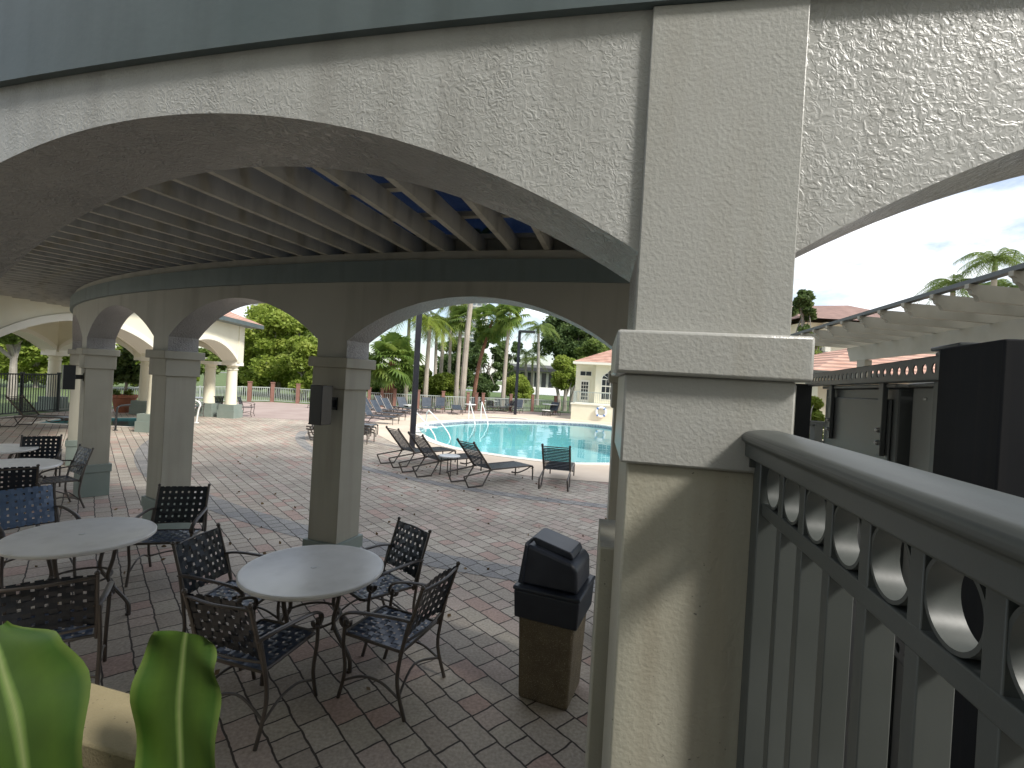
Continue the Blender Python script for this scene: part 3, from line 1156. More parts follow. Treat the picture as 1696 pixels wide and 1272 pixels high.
cb = thing('electrical_cabinet', 'large dark grey electrical cabinet hung on straps below the steel channel', 'cabinet', group='grey electrical cabinets beside the railing')
ubox(cb, 'cabinet_body', .36, 1.22, .035, .27, .4, 2.345, M['galv'])
ubox(cb, 'door_panel', .40, 1.18, .028, .034, .45, 2.31, M['galv'])
ubox(cb, 'rain_hood', .35, 1.23, .02, .29, 2.346, 2.358, M['galv2'])
for s_ in (.44, 1.05):
    ubox(cb, 'hanging_strap', s_ - .02, s_ + .02, .012, .026, 2.13, 2.362, M['galv'], .002)
    for zz in (2.17, 2.21):
        q = u0 + ud * s_ + un * .010
        b = MB()
        b.ball((q.x, q.y, zz), .008, 8)
        b.build('bolt', M['bolt'], cb)
cb2 = thing('electrical_cabinet', 'pale grey electrical cabinet between the dark cabinet and the black post', 'cabinet', group='grey electrical cabinets beside the railing')
ubox(cb2, 'cabinet_body', .17, .335, .06, .34, .4, 2.348, M['galv2'])
ubox(cb2, 'rain_hood', .16, .345, .05, .36, 2.349, 2.36, M['galv2'])
ubox(cb2, 'screw', .24, .255, .055, .061, 2.31, 2.32, M['bolt'])
cb3 = thing('electrical_cabinet', 'tall grey cabinet rising above the channel next to the black post', 'cabinet', group='grey electrical cabinets beside the railing')
ubox(cb3, 'cabinet_body', .03, .168, .045, .30, .4, 2.44, M['galv'])
ubox(cb3, 'rain_hood', .02, .172, .035, .31, 2.441, 2.452, M['steel'])
# posts
bp_ = thing('wooden_post', 'thick black stained wooden post at the right edge behind the railing', 'post')
e1 = Vector((.30, .955)).normalized()
A_ = Vector((.94, .94))
e2 = Vector((e1.y, -e1.x))
P4 = [A_, A_ + e1 * .235, A_ + e1 * .235 + e2 * .6, A_ + e2 * .6]
MB().prism([(p.x, p.y) for p in P4], 0, 2.435).build('shaft', M['blackwood'], bp_, bevel=.004)
q = u0 + ud * 1.50
ps_ = thing('steel_post', 'thin black post standing beside the pale stucco pillar', 'post')
MB().cbox((q.x - .015, q.y), .10, .07, 0, 2.36, ua).build('shaft', M['blackm'], ps_)
MB().cbox((q.x - .015, q.y), .11, .08, 2.36, 2.37, ua).build('cap', M['blackm'], ps_)


# ------------------------------------------------------------------ furniture
def weave(mb, origin, ux, uy, w, h, nx, ny, sw, curve=0.0, th=.004):
    """woven straps over a w x h field: nx straps run along uy, ny run along ux; over and under by 4 mm"""
    o, ux, uy = Vector(origin), Vector(ux).normalized(), Vector(uy).normalized()
    nrm = ux.cross(uy)

    def P(a, b, off):
        c = curve * (1 - (2 * a / w - 1) ** 2)
        return o + ux * a + uy * b + nrm * (off + c)
    for i in range(nx):
        a = (i + .5) * w / nx
        prev = None
        K = ny * 2
        for k in range(K + 1):
            b = h * k / K
            off = th * (1 if ((k // 2 + i) % 2 == 0) else -1) if k % 2 == 1 else 0
            row = (P(a - sw / 2, b, off), P(a + sw / 2, b, off))
            if prev: mb.poly([prev[0], prev[1], row[1], row[0]])
            prev = row
    for j in range(ny):
        b = (j + .5) * h / ny
        prev = None
        K = nx * 2
        for k in range(K + 1):
            a = w * k / K
            off = -th * (1 if ((j + k // 2) % 2 == 0) else -1) if k % 2 == 1 else 0
            row = (P(a, b - sw / 2, off), P(a, b + sw / 2, off))
            if prev: mb.poly([prev[0], row[0], row[1], prev[1]])
            prev = row


def make_chair(label, group, strapm='strap', seatm='navy'):
    """local +X is where the sitter looks; origin on the ground below the seat centre"""
    t = thing('patio_chair', label, 'chair', group=group)
    fm = M['bronze']
    zs = .425
    seat = MB()
    weave(seat, (-.23, -.235, zs), (1, 0, .03), (0, 1, 0), .49, .47, 8, 8, .044)
    seat.build('seat', M[seatm], t, fix=False)
    back = MB()
    tl = R(17)
    up = Vector((-math.sin(tl), 0, math.cos(tl)))
    weave(back, Vector((-.225, .25, zs - .02)) + up * .105, (0, -1, 0), up, .50, .395, 8, 6, .044, curve=-.03)
    back.build('backrest', M[strapm], t, fix=False)
    # seat frame
    fr = MB()
    fr.tube([(-.23, -.235, zs), (.24, -.235, zs + .015), (.26, -.2, zs + .015), (.26, .2, zs + .015), (.24, .235, zs + .015), (-.23, .235, zs), (-.23, 0, zs)], .012, 8, closed=True)
    fr.build('seat_frame', fm, t)
    bf = MB()
    for y in (-.25, .25):
        b0 = Vector((-.225, y, zs - .02))
        bf.tube([b0, b0 + up * .25, b0 + up * .50], .0125, 8)
        tip = b0 + up * .515
        bf.ball(tip, .017, 8)
    mid = Vector((-.225, 0, zs - .02))
    bf.tube(spline([Vector((-.225, -.25, zs - .02)) + up * .485, mid + up * .485 + Vector((-.03, 0, 0)), Vector((-.225, .25, zs - .02)) + up * .485], 5), .010, 8)
    bf.tube(spline([Vector((-.225, -.25, zs - .02)) + up * .10, mid + up * .10 + Vector((-.03, 0, 0)), Vector((-.225, .25, zs - .02)) + up * .10], 5), .009, 8)
    bf.build('back_frame', fm, t)
    for y in (-1, 1):
        arm = MB()
        yy = y * .275
        path = [(-.31, y * .25, .655), (-.2, yy, .665), (-.02, yy * 1.04, .655), (.14, yy * 1.05, .635), (.225, yy * 1.04, .60), (.245, yy * 1.03, .555), (.215, yy * 1.02, .52), (.175, yy, .53), (.17, yy, .56)]
        arm.tube(spline([Vector(p) for p in path], 4), .017, 8, flat=(1.25, .6))
        arm.build('armrest', fm, t)
        leg = MB()
        leg.tube(spline([(.21, yy * 1.02, .57), (.225, yy, .40), (.205, yy * .98, .2), (.25, yy * .98, .0)], 4), .0135, 8)
        leg.build('leg', fm, t)
        leg = MB()
        leg.tube(spline([(-.295, y * .26, .66), (-.245, yy * .98, .42), (-.23, yy * .98, .22), (-.30, yy * .98, .0)], 4), .0135, 8)
        leg.build('leg', fm, t)
        st = MB()
        st.tube(spline([(-.245, yy * .97, .13), (-.10, yy * .97, .20), (.06, yy * .97, .20), (.215, yy * .97, .13)], 5), .009, 8)
        st.build('stretcher', fm, t)
    st = MB()
    st.tube(spline([(-.24, -.26, .14), (-.19, 0, .21), (-.24, .26, .14)], 5), .009, 8)
    st.build('stretcher', fm, t)
    return t


def make_table(label, group, diam=1.09, h=.72):
    t = thing('patio_table', label, 'table', group=group)
    r = diam / 2
    prof = [(.01, h - .012), (r - .05, h - .012), (r - .045, h - .036), (r - .008, h - .036), (r, h - .028), (r, h - .010), (r - .008, h - .002), (r - .03, h), (r - .04, h - .003), (.035, h - .003), (.03, h - .003)]
    MB().lathe(prof, n=64).build('tabletop', M['tabletop'], t)
    MB().lathe([(.024, h - .002), (.024, h + .001)], n=20).build('umbrella_plug', M['white'], t)
    for k in range(4):
        a = PI / 4 + k * PI / 2
        ca, sa = math.cos(a), math.sin(a)
        pts = [(.30, .70), (.27, .50), (.235, .36), (.27, .27), (.40, .13), (.425, .06), (.42, 0)]
        lg = MB()
        lg.tube(spline([(ca * x, sa * x, z) for x, z in pts], 4), .0165, 8)
        lg.lathe([(.022, 0), (.022, .02)], (ca * .42, sa * .42), 10)
        lg.build('leg', M['bronze'], t)
    rg = MB()
    rg.tube([(.225 * math.cos(2 * PI * j / 32), .225 * math.sin(2 * PI * j / 32), .33) for j in range(32)], .010, 6, closed=True)
    rg.build('hoop', M['bronze'], t)
    rg = MB()
    rg.tube([(.30 * math.cos(2 * PI * j / 32), .30 * math.sin(2 * PI * j / 32), .685) for j in range(32)], .012, 6, closed=True)
    rg.build('hoop', M['bronze'], t)
    return t


CH_GROUP = 'woven strap chairs round the patio tables'
ch0 = make_chair('', CH_GROUP)
ch_blue = make_chair('dark bronze chair with a faded bright blue woven backrest left of the white table', CH_GROUP, 'blue', 'blue')
used = [False]


def chair_at(back_px, seat_px, label, src=None, hb=.70, hs=.43, turn=0, to=None):
    """back centre and seat centre as seen; the chair looks from back to seat"""
    b, s = G(*back_px, hb), G(*seat_px, hs)
    if to is not None:
        d = Vector((to[0], to[1])) - Vector((s.x, s.y))
    else:
        d = Vector((s.x - b.x, s.y - b.y))
    rz = math.atan2(d.y, d.x) + R(turn)
    if src is not None:
        src.location = (s.x, s.y, 0)
        src.rotation_euler = (0, 0, rz)
        src['label'] = label
        return src
    if not used[0]:
        used[0] = True
        ch0.location = (s.x, s.y, 0)
        ch0.rotation_euler = (0, 0, rz)
        ch0['label'] = label
        return ch0
    return copy_thing(ch0, (s.x, s.y, 0), rz, label)


TB_GROUP = 'round white tables on the shaded patio'
tA = make_table('round white table in the middle with four chairs pushed round it', TB_GROUP)
pA_ = G(520, 939, .72)
tA.location = (pA_.x, pA_.y, 0)
tA.rotation_euler = (0, 0, R(20))
TA = (pA_.x, pA_.y)
pB_ = G(136, 884, .72)
copy_thing(tA, (pB_.x, pB_.y, 0), R(50), 'round white table at left with a small dark plug mark in its centre')
TB = (pB_.x, pB_.y)
pC_ = G(18, 769, .72)
copy_thing(tA, (pC_.x, pC_.y, 0), R(10), 'round white table half cut off by the left edge, behind the blue chair')
TC = (pC_.x, pC_.y)
pD_ = G(-12, 742, .72)
copy_thing(tA, (pD_.x, pD_.y, 0), R(10), 'farthest white tabletop, only its rim showing at the left edge')
TD = (pD_.x, pD_.y)

chair_at((365, 925), (392, 985), 'chair with its woven back to the left of the middle table, beside the leaf plant', to=TA)
chair_at((664, 915), (622, 968), 'chair tucked behind the middle white table on its far right side', to=TA)
chair_at((705, 1005), (652, 1040), 'chair turned side-on at the right front of the middle table, showing a shiny blue seat', to=(TA[0] - .2, TA[1] + .05))
chair_at((385, 1040), (432, 1068), 'chair seen from behind at the front of the middle table, above the right-hand leaf', to=(TA[0] + .1, TA[1]))
chair_at((290, 835), (280, 888), 'chair facing us at the far right side of the left table, before the second column', to=(TB[0] + .5, TB[1] - .3))
chair_at((36, 860), (55, 892), 'dark bronze chair with a faded bright blue woven backrest left of the white table', src=ch_blue, to=TB)
chair_at((85, 1005), (88, 1040), 'chair seen from behind in front of the left table, above the big green leaf', to=TB)
chair_at((57, 742), (60, 772), 'chair with a tilted checkered back behind the table at the left edge', to=(TC[0] + .35, TC[1] - .4))
chair_at((115, 772), (88, 795), 'chair seen side-on between the left-edge table and the first column', to=(TC[0], TC[1]))
chair_at((10, 808), (14, 826), 'chair seen from behind with a ball finial, in front of the left-edge table', to=TC)


# ------------------------------------------------------------------ litter bin
bin_p = G(910, 1143)
bn = thing('litter_bin', 'pebble finish litter bin with a dark blue hooded top on the pavers', 'litter bin', (bin_p.x, bin_p.y, 0), R(-22))
mb = MB().frustum((0, 0), .37, .37, .42, .42, 0.0, .66)
mb.build('body', M['binbase'], bn, bevel=.02)
lid = MB().frustum((0, 0), .465, .465, .485, .485, .60, .80)
lid.frustum((0, 0), .50, .50, .50, .50, .80, .83)
ld = lid.build('lid', M['bintop'], bn, bevel=.012)
# hood: wedge with sloping top, open ends with swing door
hp = [(-.21, .83), (.215, .83), (.205, 1.0), (.17, 1.04), (-.15, 1.12), (-.19, 1.115)]
MB().extr([(x, -.20, z) for x, z in hp], (0, .40, 0)).build('hood', M['bintop'], bn, bevel=.022)
hp = [(-.225, .84), (-.185, .84), (-.165, 1.12), (-.185, 1.14)]
MB().extr([(x, -.215, z) for x, z in hp], (0, .43, 0)).build('hood_rim', M['bintop'], bn, bevel=.008)
hp = [(-.12, 1.105), (.15, 1.05), (.16, 1.06), (.14, 1.10), (-.13, 1.165), (-.16, 1.16)]
MB().extr([(x, -.14, z) for x, z in hp], (0, .28, 0)).build('swing_flap', M['bintop'], bn, bevel=.015)


# ------------------------------------------------------------------ loungers
def make_lounger(name, label, group, raise_deg=50, strap=True, sl='sling', finial=True, fm='bronze', loops=True):
    """origin on the ground below the hinge, +X to the feet"""
    t = thing(name, label, 'sun lounger', group=group)
    m = M[fm]
    zs = .34
    w = .30
    a = R(raise_deg)
    bl = .78
    tip = (-bl * math.cos(a), zs + bl * math.sin(a))
    s = MB()
    n = 22
    for i in range(n):
        x = .02 + i * 1.22 / n
        s.box(x, x + 1.22 / n - .012, -w, w, zs - .004, zs + .004)
    s.build('seat', M['strap' if strap else sl], t, smooth=False)
    b = MB()
    n = 14
    for i in range(n):
        d0, d1 = .03 + i * (bl - .08) / n, .03 + (i + 1) * (bl - .08) / n - (.020 if strap else .006)
        p0, p1 = (-d0 * math.cos(a), zs + d0 * math.sin(a)), (-d1 * math.cos(a), zs + d1 * math.sin(a))
        nx, nz = math.sin(a) * .005, math.cos(a) * .005
        b.extr([(p0[0] - nx, -w, p0[1] - nz), (p1[0] - nx, -w, p1[1] - nz), (p1[0] + nx, -w, p1[1] + nz), (p0[0] + nx, -w, p0[1] + nz)], (0, 2 * w, 0))
    b.build('backrest', M['strap' if strap else sl], t, smooth=False)
    f = MB()
    for y in (-w, w):
        f.tube([(-.05, y, zs - .01), (0, y, zs), (1.2, y, zs), (1.27, y, zs - .02), (1.29, y, zs - .06)], .02, 6)
    f.tube([(1.27, -w, zs - .01), (1.27, w, zs - .01)], .014, 6)
    f.build('frame', m, t)
    f = MB()
    for y in (-w, w):
        f.tube([(0, y, zs), (tip[0], y, tip[1])], .024, 6)
        if finial: f.ball((tip[0], y, tip[1] + .01), .032, 6)
    f.tube([(tip[0] * .97, -w, tip[1] - .02), (tip[0] * .97, w, tip[1] - .02)], .012, 6)
    f.build('back_frame', m, t)
    for y in (-w, w):
        l = MB()
        l.tube([(-.72, y, zs - .09), (-.60, y * 1.05, .018), (-.22, y * 1.05, .018), (-.02, y, zs - .03)], .019, 6)
        l.tube([(-.72, y, zs - .09), (-.35, y, zs - .05), (.05, y, zs - .01)], .017, 6)
        l.build('leg', m, t)
        l = MB()
        l.tube(spline([(.62, y, zs - .10), (.80, y, zs - .13), (1.05, y, zs - .08), (1.26, y, zs - .03), (1.285, y, .0)], 4), .018, 6)
        l.build('leg', m, t)
    return t


LG = 'strap loungers at the near side of the pool'
lo = make_lounger('sun_lounger', '', LG)


def lounger_top(pa, pb, label, src, first=False, extra=0):
    a, b = G(*pa, .90), G(*pb, .90)
    w = Vector((b.x - a.x, b.y - a.y)).normalized()
    d = Vector((-w.y, w.x))
    if d.y < 0 and abs(extra) < 1: d = -d
    mid = (a + b) / 2
    h = Vector((mid.x, mid.y)) + d * .50
    if first:
        src.location = (h.x, h.y, 0)
        src.rotation_euler = (0, 0, math.atan2(d.y, d.x))
        src['label'] = label
        return src
    return copy_thing(src, (h.x, h.y, 0), math.atan2(d.y, d.x), label)


lounger_top((640, 710), (660, 714.5), 'strap lounger with raised back directly in front of the thick black pole', lo, True)
lounger_top((674, 719), (703, 725.5), 'strap lounger with raised back between the black pole and the small round table', lo)
lounger_top((757, 731), (786, 737.5), 'strap lounger with raised back just right of the small round side table', lo)
lounger_top((900, 740.5), (942, 744), 'lone strap lounger seen from behind, facing the pool', lo)
# side table
st = thing('side_table', 'small round white side table between two strap loungers', 'side table', tuple(G(743, 786)), .3)
MB().lathe([(.01, .43), (.24, .43), (.25, .435), (.25, .455), (.24, .46), (.01, .46)], n=32).build('tabletop', M['white'], st)
for k in range(4):
    a = k * PI / 2
    l = MB().tube([(.19 * math.cos(a), .19 * math.sin(a), .43), (.21 * math.cos(a), .21 * math.sin(a), 0)], .014, 6)
    l.lathe([(.024, 0), (.024, .03)], (.21 * math.cos(a), .21 * math.sin(a)), 8)
    l.build('leg', M['bronze'], st)

# stack of flat loungers behind the column
flat = make_lounger('sun_lounger', 'lowest of the flat grey loungers stacked behind the column', 'flat loungers stacked behind the arcade column', 2, False, 'slings', False)
c0, c1 = G(512, 727), G(652, 737)
dd = Vector((c1.x - c0.x, c1.y - c0.y))
rz = math.atan2(dd.y, dd.x)
hp = Vector((c0.x, c0.y)) + dd.normalized() * .82
flat.location = (hp.x, hp.y, 0)
flat.rotation_euler = (0, 0, rz)
for k, lb in enumerate(('second flat lounger from the bottom of the stack behind the column', 'third flat lounger of the stack behind the column', 'topmost flat lounger of the stack behind the column')):
    copy_thing(flat, (hp.x + .04 * k, hp.y + .05 * k, .085 * (k + 1)), rz, lb)

# covered lounger by the spa
cp = G(62, 707)
copy_thing(lo, (cp.x - .2, cp.y, 0), R(8), 'dark lounger with raised back in the shade beside the tall dark fence')['group'] = 'single lounger by the spa'

# far loungers with grey sling
far_l = make_lounger('sun_lounger', '', 'grey sling loungers on the far side of the pool', 55, False, 'sling', False, 'bronze')
fl_list = [
    ((612, 700), (40, -8), 'grey lounger nearest the column in the row left of the pole'),
    ((628, 694), (36, -10), 'second grey lounger in the row left of the pole'),
    ((645, 688), (34, -14), 'third grey lounger in the row left of the pole, before a terracotta post'),
    ((612, 687), (36, -8), 'grey lounger in the back row half hidden by the column'),
    ((633, 681), (30, -14), 'grey lounger in the back row left of the pole, against the fence'),
    ((668, 684), (26, -30), 'grey lounger beside the small white table left of the pole'),
    ((706, 683), (12, -50), 'grey lounger just right of the black pole'),
    ((728, 682), (4, -60), 'second grey lounger right of the black pole, in front of a terracotta post'),
    ((784, 679), (-8, -60), 'grey lounger behind the white handrails at the far end of the pool'),
    ((823, 680), (-14, -50), 'grey lounger beside the far white table left of the lamp post'),
    ((838, 681), (-12, -60), 'grey lounger just left of the thin lamp post'),
    ((858, 683), (-10, -60), 'grey lounger just right of the thin lamp post'),
    ((916, 688), (-20, -40), 'grey lounger near the pool house corner'),
]
for i, (p, d, lb) in enumerate(fl_list):
    q = G(*p)
    rz = math.atan2(d[1], d[0])
    if i == 0:
        far_l.location = (q.x, q.y, 0)
        far_l.rotation_euler = (0, 0, rz)
        far_l['label'] = lb
    else:
        copy_thing(far_l, (q.x, q.y, 0), rz, lb)
fq = G(756, 685)
low = make_lounger('sun_lounger', 'low grey lounger folded flat between two raised ones on the far side', 'grey sling loungers on the far side of the pool', 14, False, 'sling', False)
low.location = (fq.x, fq.y, 0)
low.rotation_euler = (0, 0, R(-80))


def small_table(px, py, label, h=.72, d=.9):
    q = G(px, py)
    t = thing('patio_table', label, 'table', (q.x, q.y, 0), .4, 'small white tables on the far terrace')
    MB().lathe([(.01, h - .04), (d / 2, h - .04), (d / 2, h), (.01, h)], n=24).build('tabletop', M['white'], t)
    for k in range(4):
        a = k * PI / 2
        MB().tube([(.3 * d * math.cos(a), .3 * d * math.sin(a), h - .04), (.4 * d * math.cos(a), .4 * d * math.sin(a), 0)], .018, 6).build('leg', M['bronze'], t)


small_table(674, 683.5, 'small white table left of the black pole by the far fence', .5, .75)
small_table(778, 684, 'low white table behind the white pool handrails', .6, .8)
small_table(803, 678.5, 'white table left of the thin lamp post with dark chairs round it', .72, 1.0)
small_table(818, 679, 'white table nearer the thin lamp post, second of the pair', .72, 1.0)
small_table(852, 680, 'white table right behind the thin lamp post', .72, 1.0)
small_table(911, 687, 'white table near the pool house corner', .78, 1.2)
small_table(904, 689, 'low white side table in front of the table near the pool house', .42, .6)
tq = G(331, 684)
copy_thing(tA, (tq.x, tq.y, 0), .2, 'white table under the pavilion arch with dark chairs')

for (px, py, an, lb) in ((352, 688, 150, 'dark chair standing against the round pavilion columns'), (322, 690, 60, 'dark chair in front of the pavilion table'),
                         (409, 690, 15, 'lone bronze chair on the terrace just right of the pavilion column'), (305, 684, 0, 'dark chair left of the pavilion table'),
                         (971, 692, -100, 'dark chair standing against the low cream pool house wall'), (812, 684, 80, 'dark chair between the two far white tables'),
                         (845, 683, 120, 'dark chair behind the thin lamp post'), (1012, 694, -160, 'dark chair at the pool house end by the near column'),
                         (520, 676, 160, 'dark chair by the terracotta fence posts beside the column light')):
    q = G(px, py)
    copy_thing(ch0, (q.x, q.y, 0), R(an), lb)


# ------------------------------------------------------------------ poles
p = G(682, 744)
t = thing('light_pole', 'thick black square pole standing behind the strap loungers', 'light pole', (p.x, p.y, 0), R(20))
MB().cbox((0, 0), .165, .165, 0, 6.5).build('shaft', M['polem'], t, bevel=.012)
MB().cbox((0, 0), .30, .30, 0, .04).build('base_plate', M['polem'], t)
MB().box(-.6, .6, -.16, .16, 6.5, 6.62).build('lamp_head', M['blackm'], t)
p = G(853, 687)
t = thing('light_pole', 'tall thin dark lamp post with a flat head at the far edge of the pool', 'light pole', (p.x, p.y, 0), 0)
MB().cbox((0, 0), .2, .2, 0, 5.75).build('shaft', M['polem'], t)
MB().box(-.05, 1.05, -.18, .18, 5.65, 5.8).build('lamp_head', M['blackm'], t)

# pool rails
def pool_rail(px, py, label, span, rz, length=1.2, h=.85):
    q = G(px, py)
    t = thing('pool_handrail', label, 'handrail', (q.x, q.y, 0), rz)
    for y in (-span / 2, span / 2):
        MB().tube(spline([(0, y, 0), (0, y, h * .85), (.08, y, h), (.22, y, h), (length * .75, y, .30), (length, y, -.1), (length * .98, y, -.6), (length * .4, y, -.95)], 5), .027, 8).build('rail', M['white'], t)
    return t


pool_rail(786, 694.5, 'pair of white curved handrails at the far end of the pool', .7, R(-75), 2.0, .95)
t = pool_rail(693, 716, 'white handrails with a step at the left end of the pool', .75, R(-40), 1.5, .85)
MB().box(.35, .75, -.375, .375, .25, .29).build('step', M['white'], t)
# depth marker tile
q = G(841, 693)
tag(MB().box(-1.2, 1.2, -.18, .18, .040, .05, 0, (q.x, q.y)).build('depth_marker', M['white']), 'white marker plate let into the far edge of the pool', 'marker')
# handrail by the spa
q = G(191, 713)
t = thing('spa_handrail', 'thin dark handrail standing at the spa below the terracotta pot', 'handrail', (q.x, q.y, 0))
MB().tube(spline([(0, 0, 0), (.02, 0, .6), (.05, .05, .78), (.05, .5, .80)], 4), .03, 8).build('rail', M['blackm'], t)
MB().lathe([(.07, 0), (.07, .02)], n=12).build('base', M['blackm'], t)
q = G(325, 700.5)
t = thing('spa_handrail', 'white curved handrail beside the second column', 'handrail', (q.x, q.y, 0))
MB().tube(spline([(0, 0, 0), (.06, 0, .5), (.12, 0, .72), (-.05, 0, .86), (-.5, .1, .88)], 4), .03, 8).build('rail', M['white'], t)
MB().lathe([(.09, 0), (.09, .03)], n=12).build('base', M['white'], t)


# ------------------------------------------------------------------ vegetation
def leaves_mesh(name, cent, rad, n, size, m, parent=None, aspect=1.6, seed=1, shell=.55, droop=0.0):
    """many small leaf faces in a set of clumps (centres, radii)"""
    if n > 2500: n, size = int(n * 2.0), size * .66
    rs = np.random.RandomState(seed)
    cent = np.array(cent, float)
    rad = np.array(rad, float)
    if rad.ndim == 1: rad = np.stack([rad, rad, rad * .8], 1)
    vol = rad.prod(1) ** (2 / 3)
    idx = rs.choice(len(cent), n, p=vol / vol.sum())
    d = rs.normal(size=(n, 3))
    d /= np.linalg.norm(d, axis=1)[:, None]
    rr = shell + (1 - shell) * rs.rand(n) ** .8
    rr *= 1 + rs.normal(size=n) * .09
    pos = cent[idx] + d * rad[idx] * rr[:, None]
    u = rs.normal(size=(n, 3))
    u[:, 2] *= .6
    u[:, 2] -= droop
    u /= np.linalg.norm(u, axis=1)[:, None]
    w = np.cross(u, rs.normal(size=(n, 3)))
    w /= np.linalg.norm(w, axis=1)[:, None]
    s = size * (.6 + .8 * rs.rand(n))[:, None]
    v = np.empty((n, 4, 3))
    v[:, 0] = pos - u * s * aspect * .5
    v[:, 1] = pos + w * s * .5
    v[:, 2] = pos + u * s * aspect * .5
    v[:, 3] = pos - w * s * .5
    me = bpy.data.meshes.new(name)
    me.vertices.add(n * 4)
    me.vertices.foreach_set('co', v.reshape(-1))
    me.loops.add(n * 4)
    me.loops.foreach_set('vertex_index', np.arange(n * 4, dtype=np.int32))
    me.polygons.add(n)
    me.polygons.foreach_set('loop_start', np.arange(0, n * 4, 4, dtype=np.int32))
    me.polygons.foreach_set('loop_total', np.full(n, 4, dtype=np.int32))
    me.update()
    me.validate()
    me.materials.append(m)
    o = bpy.data.objects.new(name, me)
    C.objects.link(o)
    if parent: o.parent = parent
    return o


def tree(label, base, h, rx, ry, z0, m, n=3500, leaf=.16, clumps=26, trunk=.16, seed=1, cat='tree', bark='bark', lean=(0, 0), name='broadleaf_tree', group=None, csize=.34, multi=1):
    """base (x,y,z): trunk foot; crown fills an ellipsoid from z0 to h"""
    rs = random.Random(seed)
    t = thing(name, label, cat, base, 0, group)
    cz, hz = (z0 + h) / 2, (h - z0) / 2
    cs, rd_ = [], []
    for i in range(clumps):
        a = rs.uniform(0, 2 * PI)
        e = rs.uniform(-.9, 1)
        q = math.sqrt(max(0, 1 - e * e)) * rs.uniform(.35, 1)
        r_ = csize * min(rx, ry, hz * 1.3) * rs.uniform(.55, 1.25)
        cs.append((lean[0] + q * math.cos(a) * (rx - r_ * .6), lean[1] + q * math.sin(a) * (ry - r_ * .6), cz + e * (hz - r_ * .5)))
        rd_.append((r_, r_, r_ * .75))
    tr = MB()
    for mlt in range(multi):
        ox = (mlt - (multi - 1) / 2) * trunk * 2.5
        top = Vector((lean[0] * .8 + ox * 2, lean[1] * .8, cz))
        tr.tube(spline([(ox, 0, -.1), (ox + lean[0] * .25 + rs.uniform(-.1, .1), lean[1] * .2, z0 * .6), top], 5), trunk, 7,
                rr=[trunk * (1 - .6 * i / 10) for i in range(11)])
    for i in range(0, clumps, 2):
        c = Vector(cs[i])
        s_ = Vector((lean[0] * .5, lean[1] * .5, z0 * .55 + (cz - z0 * .55) * rs.random()))
        mid = s_.lerp(c, .5) + Vector((rs.uniform(-.2, .2), rs.uniform(-.2, .2), rs.uniform(0, .3)))
        tr.tube(spline([s_, mid, c], 4), trunk * .3, 5, rr=[trunk * (.42 - .035 * k) for k in range(9)])
    tr.build('trunk', M[bark], t)
    leaves_mesh('crown', cs, rd_, n, leaf, m, t, seed=seed)
    return t


def feather_palm(label, base, h, m, crown=2.6, nf=22, trunk=.14, lean=(0, 0), seed=1, droop=1.0, bark='palmbark', group=None, shaft=True):
    rs = random.Random(seed)
    t = thing('palm_tree', label, 'palm tree', base, 0, group)
    top = Vector((lean[0], lean[1], h))
    tr = MB().tube(spline([(0, 0, -.1), (lean[0] * .3, lean[1] * .3, h * .5), top], 6), trunk, 9, rr=[trunk * (1.25 - .5 * i / 12) for i in range(13)])
    tr.build('trunk', M[bark], t)
    if shaft:
        MB().tube([top - Vector((0, 0, .25)), top + Vector((0, 0, .5))], trunk * .8, 8, rr=[trunk * .85, trunk * .5]).build('crownshaft', M['lf_m'], t)
    fr = MB()
    for i in range(nf):
        a = 2 * PI * i / nf * 1.0 + rs.uniform(-.25, .25)
        el = rs.uniform(-.15, 1.25)
        L_ = crown * rs.uniform(.8, 1.1)
        dx, dy = math.cos(a), math.sin(a)
        K = 9
        pts = []
        for k in range(K + 1):
            s = k / K
            r_ = L_ * s * (math.cos(el) * .35 + .65)
            z = L_ * (math.sin(el) * s * .9 - droop * s * s * .75)
            pts.append(top + Vector((dx * r_, dy * r_, z + .4)))
        for k in range(K):
            p0, p1 = pts[k], pts[k + 1]
            d = (p1 - p0)
            side = Vector((-dy, dx, 0))
            fr.poly([p0 - side * .018, p1 - side * .012, p1 + side * .012, p0 + side * .018])
            ll = crown * .24 * math.sin(PI * (k + .9) / (K + 1.2)) + .08
            for q in range(4):
                b0 = p0.lerp(p1, q / 4)
                wv = d.normalized() * .05
                for sg in (-1, 1):
                    tipv = b0 + side * sg * ll * rs.uniform(.6, .95) + d.normalized() * ll * .45 + Vector((0, 0, -ll * rs.uniform(.25, .85)))
                    fr.poly([b0 - wv * .5, b0 + wv * .5, tipv])
    fr.build('fronds', m, t, smooth=False, fix=False)
    return t


